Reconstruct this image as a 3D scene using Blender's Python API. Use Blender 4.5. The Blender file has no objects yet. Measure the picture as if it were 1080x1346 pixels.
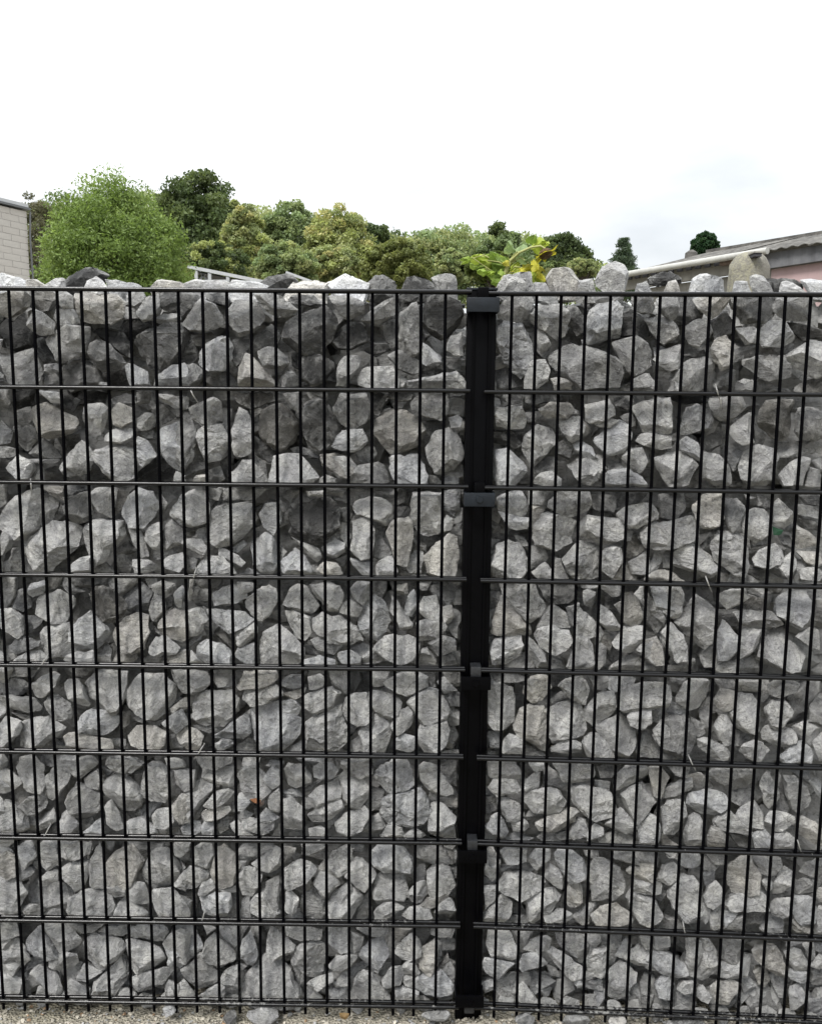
import bpy, bmesh, math, random
import numpy as np
from mathutils import Vector, Matrix, noise
random.seed(7); np.random.seed(7)
R = math.radians
C = bpy.context.scene.collection
SC = bpy.context.scene

# ------------------------------------------------------------------ camera
ZT = 1.655                                   # height of the fence's top rod above the ground
F, CX, CZ, CD, PITCH, YAW, ROLL = 1088.37, -0.12227, -0.22783, 1.74386, -0.12997, -0.00738, 0.00924
GAP, DZR, ALPHA = 0.13657, -0.00196, 0.03938
PW, PH = 1080.0, 1346.0
cp, sp, cy, sy, cr, sr = math.cos(PITCH), math.sin(PITCH), math.cos(YAW), math.sin(YAW), math.cos(ROLL), math.sin(ROLL)
FW = Vector((sy*cp, cy*cp, sp)); RT = Vector((cy, -sy, 0)); UP = RT.cross(FW)
R2 = RT*cr + UP*sr; U2 = UP*cr - RT*sr
EYE = Vector((CX, -CD, CZ + ZT))
cam = bpy.data.cameras.new('camera'); co = bpy.data.objects.new('camera', cam); C.objects.link(co)
m = Matrix((R2, U2, -FW)).transposed().to_4x4(); m.translation = EYE
co.matrix_world = m
cam.sensor_fit = 'HORIZONTAL'; cam.sensor_width = 36; cam.lens = 36*F/PW
cam.clip_start = 0.05; cam.clip_end = 2000
SC.camera = co
SC.cycles.max_bounces = 6; SC.cycles.diffuse_bounces = 1; SC.cycles.glossy_bounces = 2

# ------------------------------------------------------------------ sky, sun, exposure
SUN_EL, SUN_AZ = 52, 212
w = bpy.data.worlds.new('World'); SC.world = w; w.use_nodes = True
nt = w.node_tree; nt.nodes.clear()
def N(t, kind, **kw):
    n = t.nodes.new(kind)
    for k, v in kw.items():
        if k.startswith('i_'): n.inputs[k[2:].replace('_', ' ')].default_value = v
        else: setattr(n, k, v)
    return n
out = N(nt, 'ShaderNodeOutputWorld'); bg = N(nt, 'ShaderNodeBackground'); bg.inputs['Strength'].default_value = 0.05
sky = N(nt, 'ShaderNodeTexSky'); sky.sky_type = 'NISHITA'; sky.sun_disc = False
sky.sun_elevation = R(SUN_EL); sky.sun_rotation = R(SUN_AZ); sky.air_density = 1.0; sky.dust_density = 2.0
tc = N(nt, 'ShaderNodeTexCoord')
cl = N(nt, 'ShaderNodeTexNoise'); cl.inputs['Scale'].default_value = 2.3; cl.inputs['Detail'].default_value = 7
mp = N(nt, 'ShaderNodeMapping'); mp.inputs['Scale'].default_value = (1, 1, 2.5); mp.inputs['Location'].default_value = (0.3, 0.1, 0)
nt.links.new(tc.outputs['Generated'], mp.inputs['Vector']); nt.links.new(mp.outputs['Vector'], cl.inputs['Vector'])
rm = N(nt, 'ShaderNodeMapRange'); rm.inputs['From Min'].default_value = 0.36; rm.inputs['From Max'].default_value = 0.56
rm.inputs['To Min'].default_value = 0.84; rm.inputs['To Max'].default_value = 0.97
nt.links.new(cl.outputs['Fac'], rm.inputs['Value'])
sx_ = N(nt, 'ShaderNodeSeparateXYZ'); nt.links.new(tc.outputs['Generated'], sx_.inputs[0])
zr_ = N(nt, 'ShaderNodeMapRange'); nt.links.new(sx_.outputs['Z'], zr_.inputs['Value']); zr_.inputs['To Min'].default_value = 5.3; zr_.inputs['To Max'].default_value = 19.5
cm_ = N(nt, 'ShaderNodeMapRange'); nt.links.new(cl.outputs['Fac'], cm_.inputs['Value']); cm_.inputs['From Min'].default_value = .35; cm_.inputs['From Max'].default_value = .6; cm_.inputs['To Min'].default_value = .80; cm_.inputs['To Max'].default_value = 1.1
mu_ = N(nt, 'ShaderNodeMath'); mu_.operation = 'MULTIPLY'; nt.links.new(zr_.outputs['Result'], mu_.inputs[0]); nt.links.new(cm_.outputs['Result'], mu_.inputs[1])
vs_ = N(nt, 'ShaderNodeVectorMath'); vs_.operation = 'SCALE'; vs_.inputs[0].default_value = (.975, 1.0, 1.015); nt.links.new(mu_.outputs[0], vs_.inputs['Scale'])
mx = N(nt, 'ShaderNodeMix'); mx.data_type = 'RGBA'; nt.links.new(vs_.outputs[0], mx.inputs['B'])
nt.links.new(rm.outputs['Result'], mx.inputs['Factor']); nt.links.new(sky.outputs['Color'], mx.inputs['A'])
nt.links.new(mx.outputs['Result'], bg.inputs['Color']); nt.links.new(bg.outputs[0], out.inputs['Surface'])
sl = bpy.data.lights.new('sun', 'SUN'); sl.energy = 1.5; sl.angle = R(16); sl.color = (1, 0.97, 0.93)
so = bpy.data.objects.new('sun', sl); C.objects.link(so)
az = R(SUN_AZ); sd = Vector((math.sin(az)*math.cos(R(SUN_EL)), math.cos(az)*math.cos(R(SUN_EL)), math.sin(R(SUN_EL))))
so.rotation_euler = sd.to_track_quat('Z', 'Y').to_euler(); so.location = sd*30
SC.view_settings.view_transform = 'Standard'; SC.view_settings.look = 'None'
SC.view_settings.exposure = 1.6; SC.view_settings.gamma = 1.0; SC.view_settings.use_curve_mapping = False

# ------------------------------------------------------------------ helpers
def ray(x, y): return (FW + R2*((x-PW/2)/F) - U2*((y-PH/2)/F))
def at(x, y, Y):                             # the point seen at pixel x, y that stands at world distance Y
    d = ray(x, y); t = (Y-EYE.y)/d.y; return EYE + d*t
def atz(x, z, Y):                            # the point at distance Y and height z in image column x (near row 370)
    p = at(x, 370, Y); return Vector((p.x, p.y, z))
FRAME = {'L': (Vector((-GAP/2, 0, ZT)), Vector((1, 0, 0)), Vector((0, 1, 0))),
         'R': (Vector((GAP/2, 0, ZT+DZR)), Vector((math.cos(ALPHA), -math.sin(ALPHA), 0)), Vector((math.sin(ALPHA), math.cos(ALPHA), 0)))}
def bay_uv(side, x, y, dep):                 # pixel -> (u, w) on the bay's plane at depth dep behind the wires
    o, u, n = FRAME[side]; d = ray(x, y); t = ((o + n*dep - EYE).dot(n))/d.dot(n)
    p = EYE + d*t - o; return p.dot(u), p.z
def bay_pt(side, u_, d_, w_):
    o, u, n = FRAME[side]; return o + u*u_ + n*d_ + Vector((0, 0, w_))
def link(name, me, parent=None, mat=None):
    o = bpy.data.objects.new(name, me); C.objects.link(o)
    if mat is not None and not me.materials: me.materials.append(mat)
    if parent is not None: o.parent = parent; o.matrix_parent_inverse = parent.matrix_basis.inverted()
    return o
def tag(o, label=None, cat=None, group=None, kind=None):
    if label: o['label'] = label
    if cat: o['category'] = cat
    if group: o['group'] = group
    if kind: o['kind'] = kind
    return o
def empty(name, loc, label, cat, group=None):
    o = bpy.data.objects.new(name, None); C.objects.link(o); o.location = loc; o.empty_display_size = .1
    return tag(o, label, cat, group)
class MB:
    def __init__(s): s.v = []; s.f = []
    def box(s, c, h, ax=None):               # centre, half sizes, optional 3 axes
        ax = ax or (Vector((1,0,0)), Vector((0,1,0)), Vector((0,0,1))); b = len(s.v); c = Vector(c)
        for k in (-1, 1):
            for j in (-1, 1):
                for i in (-1, 1): s.v.append(c + ax[0]*h[0]*i + ax[1]*h[1]*j + ax[2]*h[2]*k)
        s.f += [tuple(b+q for q in f) for f in ((0,2,3,1),(4,5,7,6),(0,1,5,4),(2,6,7,3),(0,4,6,2),(1,3,7,5))]
        return s
    def tube(s, pts, rad, n=8, cap=True):
        pts = [Vector(p) for p in pts]; b = len(s.v); prev = None
        for i, p in enumerate(pts):
            t = (pts[min(i+1, len(pts)-1)] - pts[max(i-1, 0)]).normalized()
            if prev is None:
                a = t.orthogonal().normalized()
            else:
                a = (prev - t*prev.dot(t)).normalized()
            prev = a; c2 = t.cross(a); r_ = rad[i] if isinstance(rad, (list, tuple)) else rad
            for k in range(n):
                th = 2*math.pi*k/n; s.v.append(p + (a*math.cos(th) + c2*math.sin(th))*r_)
        for i in range(len(pts)-1):
            for k in range(n):
                s.f.append((b+i*n+k, b+i*n+(k+1)%n, b+(i+1)*n+(k+1)%n, b+(i+1)*n+k))
        if cap:
            s.f.append(tuple(b+k for k in reversed(range(n)))); e = b+(len(pts)-1)*n; s.f.append(tuple(e+k for k in range(n)))
        return s
    def poly(s, pts, holes=None):
        b = len(s.v); s.v += [Vector(p) for p in pts]; s.f.append(tuple(range(b, b+len(pts)))); return s
    def build(s, name, mat, parent=None, smooth=False, bevel=0, origin=None):
        me = bpy.data.meshes.new(name)
        o3 = Vector(origin) if origin is not None else Vector((0,0,0))
        me.from_pydata([tuple(v-o3) for v in s.v], [], s.f); me.update()
        if bevel:
            bm = bmesh.new(); bm.from_mesh(me); bmesh.ops.bevel(bm, geom=bm.edges[:], offset=bevel, segments=2, affect='EDGES', profile=.6); bm.to_mesh(me); bm.free()
        bm = bmesh.new(); bm.from_mesh(me); bmesh.ops.recalc_face_normals(bm, faces=bm.faces[:]); bm.to_mesh(me); bm.free()
        if smooth: me.shade_smooth(); me.set_sharp_from_angle(angle=R(40))
        o = link(name, me, parent, mat)
        if origin is not None:
            o.location = o3
        return o

# ------------------------------------------------------------------ materials
def newmat(name):
    m_ = bpy.data.materials.new(name); m_.use_nodes = True; t = m_.node_tree; t.nodes.clear()
    o = N(t, 'ShaderNodeOutputMaterial'); b = N(t, 'ShaderNodeBsdfPrincipled'); t.links.new(b.outputs[0], o.inputs['Surface'])
    return m_, t, b, o
def ramp(t, fac, stops):
    r = N(t, 'ShaderNodeValToRGB'); e = r.color_ramp.elements
    e[0].position, e[0].color = stops[0][0], (*stops[0][1], 1); e[1].position, e[1].color = stops[-1][0], (*stops[-1][1], 1)
    for p_, c_ in stops[1:-1]:
        q = e.new(p_); q.color = (*c_, 1)
    t.links.new(fac, r.inputs['Fac']); return r.outputs['Color']
def nz(t, vec, scale, detail=6, rough=.6, dist=0):
    n = N(t, 'ShaderNodeTexNoise'); n.inputs['Scale'].default_value = scale; n.inputs['Detail'].default_value = detail
    n.inputs['Roughness'].default_value = rough; n.inputs['Distortion'].default_value = dist
    if vec is not None: t.links.new(vec, n.inputs['Vector'])
    return n.outputs['Fac']
def mixc(t, fac, a, b, mode='MIX'):
    q = N(t, 'ShaderNodeMix'); q.data_type = 'RGBA'; q.blend_type = mode
    for key, val in (('Factor', fac), ('A', a), ('B', b)):
        if isinstance(val, (int, float)): q.inputs[key].default_value = val if key == 'Factor' else (val, val, val, 1)
        elif isinstance(val, tuple): q.inputs[key].default_value = (*val, 1)
        else: t.links.new(val, q.inputs[key])
    return q.outputs['Result']
def math_(t, op, a, b=None):
    q = N(t, 'ShaderNodeMath'); q.operation = op
    for i, v in enumerate((a, b)):
        if v is None: continue
        if isinstance(v, (int, float)): q.inputs[i].default_value = v
        else: t.links.new(v, q.inputs[i])
    return q.outputs[0]
def rng(t, v, a, b, c=0, d=1):
    q = N(t, 'ShaderNodeMapRange'); t.links.new(v, q.inputs['Value'])
    for k, x in (('From Min', a), ('From Max', b), ('To Min', c), ('To Max', d)): q.inputs[k].default_value = x
    return q.outputs['Result']
def bump(t, h, strength, dist, b, prev=None):
    q = N(t, 'ShaderNodeBump'); q.inputs['Strength'].default_value = strength; q.inputs['Distance'].default_value = dist
    t.links.new(h, q.inputs['Height'])
    if prev is not None: t.links.new(prev, q.inputs['Normal'])
    if b is not None: t.links.new(q.outputs['Normal'], b.inputs['Normal'])
    return q.outputs['Normal']

def stone_mat():
    m_, t, b, o = newmat('fractured_grey_rock')
    tcn = N(t, 'ShaderNodeTexCoord'); oc = tcn.outputs['Object']
    oi = N(t, 'ShaderNodeObjectInfo')
    add = N(t, 'ShaderNodeVectorMath'); add.operation = 'ADD'; t.links.new(oc, add.inputs[0])
    cmb = N(t, 'ShaderNodeCombineXYZ'); rr = math_(t, 'MULTIPLY', oi.outputs['Random'], 37.0)
    for k in range(3): t.links.new(rr, cmb.inputs[k])
    t.links.new(cmb.outputs[0], add.inputs[1]); v = add.outputs[0]
    at_ = N(t, 'ShaderNodeAttribute'); at_.attribute_name = 'tint'
    n1 = nz(t, v, 22, 5, .6); n2 = nz(t, v, 95, 5, .75, .3); n3 = nz(t, v, 520, 2, .7)
    # strata: stretched noise, direction differs from stone to stone with the object's own rotation
    ms = N(t, 'ShaderNodeMapping'); ms.inputs['Scale'].default_value = (1, 1, 6); t.links.new(v, ms.inputs['Vector'])
    n4 = nz(t, ms.outputs[0], 26, 4, .65, .6)
    col = mixc(t, 1.0, at_.outputs['Color'], ramp(t, n1, [(.3, (.74, .74, .76)), (.5, (.97, .97, .97)), (.72, (1.2, 1.19, 1.15))]), 'MULTIPLY')
    rough_ = rng(t, nz(t, v, 9, 2), .42, .58, .25, 1.0)
    col = mixc(t, rough_, col, ramp(t, n2, [(.30, (.40, .40, .42)), (.45, (.90, .90, .90)), (.56, (1.06, 1.06, 1.06)), (.70, (1.55, 1.55, 1.52))]), 'MULTIPLY')
    col = mixc(t, .8, col, ramp(t, n4, [(.32, (.78, .78, .8)), (.55, (1.05, 1.05, 1.05)), (.7, (1.18, 1.18, 1.16))]), 'MULTIPLY')
    col = mixc(t, .7, col, ramp(t, n3, [(.3, (.6, .6, .6)), (.7, (1.35, 1.35, 1.35))]), 'MULTIPLY')
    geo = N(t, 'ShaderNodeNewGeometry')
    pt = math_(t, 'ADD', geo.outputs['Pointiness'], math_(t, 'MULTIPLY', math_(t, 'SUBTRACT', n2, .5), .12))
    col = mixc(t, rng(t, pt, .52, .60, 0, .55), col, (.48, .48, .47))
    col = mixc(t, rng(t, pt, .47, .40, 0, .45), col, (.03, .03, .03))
    # white mineral specks and veins
    vn = N(t, 'ShaderNodeTexVoronoi'); vn.feature = 'DISTANCE_TO_EDGE'; vn.inputs['Scale'].default_value = 19; vn.inputs['Randomness'].default_value = 1
    dv = N(t, 'ShaderNodeVectorMath'); dv.operation = 'ADD'; t.links.new(v, dv.inputs[0])
    nn = N(t, 'ShaderNodeTexNoise'); nn.inputs['Scale'].default_value = 30; t.links.new(v, nn.inputs['Vector'])
    sc_ = N(t, 'ShaderNodeVectorMath'); sc_.operation = 'SCALE'; sc_.inputs['Scale'].default_value = .06; t.links.new(nn.outputs['Color'], sc_.inputs[0]); t.links.new(sc_.outputs[0], dv.inputs[1])
    t.links.new(dv.outputs[0], vn.inputs['Vector'])
    crack = rng(t, vn.outputs['Distance'], 0, .035, 0, 1)
    col = mixc(t, math_(t, 'MULTIPLY', math_(t, 'SUBTRACT', 1.0, crack), rng(t, n1, .48, .62, 0, .55)), col, (.03, .03, .03))
    t.links.new(col, b.inputs['Base Color'])
    b.inputs['Roughness'].default_value = .82; b.inputs['Specular IOR Level'].default_value = .28
    nb = bump(t, n1, .35, .02, None)
    nb = bump(t, n4, .75, .008, None, nb)
    nb = bump(t, crack, .35, .003, None, nb)
    nb = bump(t, n2, 1.0, .008, None, nb)
    bump(t, n3, .6, .0012, b, nb)
    return m_
def plain(name, c, rough=.6, var=.15, scale=20, metal=0, bumps=0, spec=.5):
    m_, t, b, o = newmat(name); v = N(t, 'ShaderNodeTexCoord').outputs['Object']
    n = nz(t, v, scale, 6, .6)
    lo = tuple(x*(1-var) for x in c); hi = tuple(min(1, x*(1+var)) for x in c)
    t.links.new(ramp(t, n, [(.3, lo), (.7, hi)]), b.inputs['Base Color'])
    b.inputs['Roughness'].default_value = rough; b.inputs['Metallic'].default_value = metal; b.inputs['Specular IOR Level'].default_value = spec
    if bumps: bump(t, nz(t, v, scale*6, 5), bumps, .01, b)
    return m_
def coat_mat(name, dusty):
    m_, t, b, o = newmat(name); g = N(t, 'ShaderNodeNewGeometry')
    n = nz(t, g.outputs['Position'], 90, 7, .75); n2 = nz(t, g.outputs['Position'], 5, 3, .5)
    sep = N(t, 'ShaderNodeSeparateXYZ'); t.links.new(g.outputs['Normal'], sep.inputs[0])
    up = rng(t, sep.outputs['Z'], .1, .8, 0, 1)
    sepp = N(t, 'ShaderNodeSeparateXYZ'); t.links.new(g.outputs['Position'], sepp.inputs[0])
    low = rng(t, sepp.outputs['Z'], 1.2, 0.1, .0, .22)
    thr = math_(t, 'SUBTRACT', n, math_(t, 'SUBTRACT', .765 if dusty else .80, math_(t, 'ADD', low, math_(t, 'MULTIPLY', math_(t, 'SUBTRACT', n2, .5), .35))))
    d = math_(t, 'MULTIPLY', rng(t, thr, 0, .10, 0, .6), math_(t, 'ADD', math_(t, 'MULTIPLY', up, .9), .1))
    t.links.new(mixc(t, d, (.0015, .0015, .002), (.24, .24, .23)), b.inputs['Base Color'])
    t.links.new(rng(t, d, 0, 1, .24, .85), b.inputs['Roughness'])
    b.inputs['Specular IOR Level'].default_value = .30 if dusty else .02
    bump(t, nz(t, g.outputs['Position'], 500, 3), .12, .001, b)
    return m_
def leaf_mat(name):
    m_, t, b, o = newmat(name)
    a = N(t, 'ShaderNodeAttribute'); a.attribute_name = 'tint'
    t.links.new(a.outputs['Color'], b.inputs['Base Color']); b.inputs['Roughness'].default_value = .55; b.inputs['Specular IOR Level'].default_value = .3
    tr = N(t, 'ShaderNodeBsdfTranslucent'); t.links.new(mixc(t, 1.0, a.outputs['Color'], (1.15, 1.15, .85), 'MULTIPLY'), tr.inputs['Color'])
    mxs = N(t, 'ShaderNodeMixShader'); mxs.inputs[0].default_value = .45
    t.links.new(b.outputs[0], mxs.inputs[1]); t.links.new(tr.outputs[0], mxs.inputs[2]); t.links.new(mxs.outputs[0], o.inputs['Surface'])
    return m_
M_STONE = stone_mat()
M_WIRE = coat_mat('black_powder_coat', False); M_ROD = coat_mat('dusty_black_powder_coat', True)
M_POST = plain('black_post_coat', (.0012, .0012, .0016), .35, .2, 60, 0, .06, .05)
M_HOOK = plain('worn_grey_hook', (.012, .013, .015), .4, .4, 90, 0, .2)
M_CLAMP = plain('dark_grey_clamp_metal', (.008, .0105, .014), .42, .3, 60, .0, .12, .22)
M_ZINC = plain('galvanised_wire', (.45, .45, .44), .35, .1, 40, .5)
M_LEAF = leaf_mat('leaves'); M_BARK = plain('bark', (.06, .05, .04), .9, .4, 8, 0, .6)

# ------------------------------------------------------------------ ground
def ground_mat():
    m_, t, b, o = newmat('crushed_gravel_ground'); v = N(t, 'ShaderNodeTexCoord').outputs['Object']
    vo = N(t, 'ShaderNodeTexVoronoi'); vo.inputs['Scale'].default_value = 160; t.links.new(v, vo.inputs['Vector'])
    c = ramp(t, nz(t, v, 60, 8, .7), [(.3, (.19, .175, .14)), (.55, (.34, .32, .26)), (.75, (.44, .41, .335))])
    c = mixc(t, .45, c, ramp(t, vo.outputs['Color'], [(.0, (.1, .09, .075)), (1, (.27, .25, .205))]))
    c = mixc(t, rng(t, nz(t, v, .6, 4), .5, .62, 0, .6), c, (.13, .12, .07))
    t.links.new(c, b.inputs['Base Color']); b.inputs['Roughness'].default_value = .95; b.inputs['Specular IOR Level'].default_value = .1
    bump(t, vo.outputs['Distance'], .8, .01, b)
    return m_
M_GROUND = ground_mat()
gx = np.concatenate([[-400, -60, -12], np.linspace(-4, 4, 161), [12, 60, 400]]); gy = np.concatenate([[-300, -30, -6], np.linspace(-2, 1, 61), [4, 20, 90, 700]])
gv = []
for y_ in gy:
    for x_ in gx:
        near = abs(x_) <= 4 and -2 <= y_ <= 1
        z_ = (noise.fractal(Vector((x_*5, y_*5, 0)), 1, 2, 5)*.012 + noise.noise(Vector((x_*1.3, y_*1.3, 3)))*.008) if near else 0
        gv.append((x_, y_, z_))
nx = len(gx); gf = [(j*nx+i, j*nx+i+1, (j+1)*nx+i+1, (j+1)*nx+i) for j in range(len(gy)-1) for i in range(nx-1)]
gm = bpy.data.meshes.new('gravel_ground'); gm.from_pydata(gv, [], gf); gm.shade_smooth()
tag(link('ground', gm, None, M_GROUND), kind='structure', label='pale crushed gravel ground in front of the stone wall')

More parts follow.
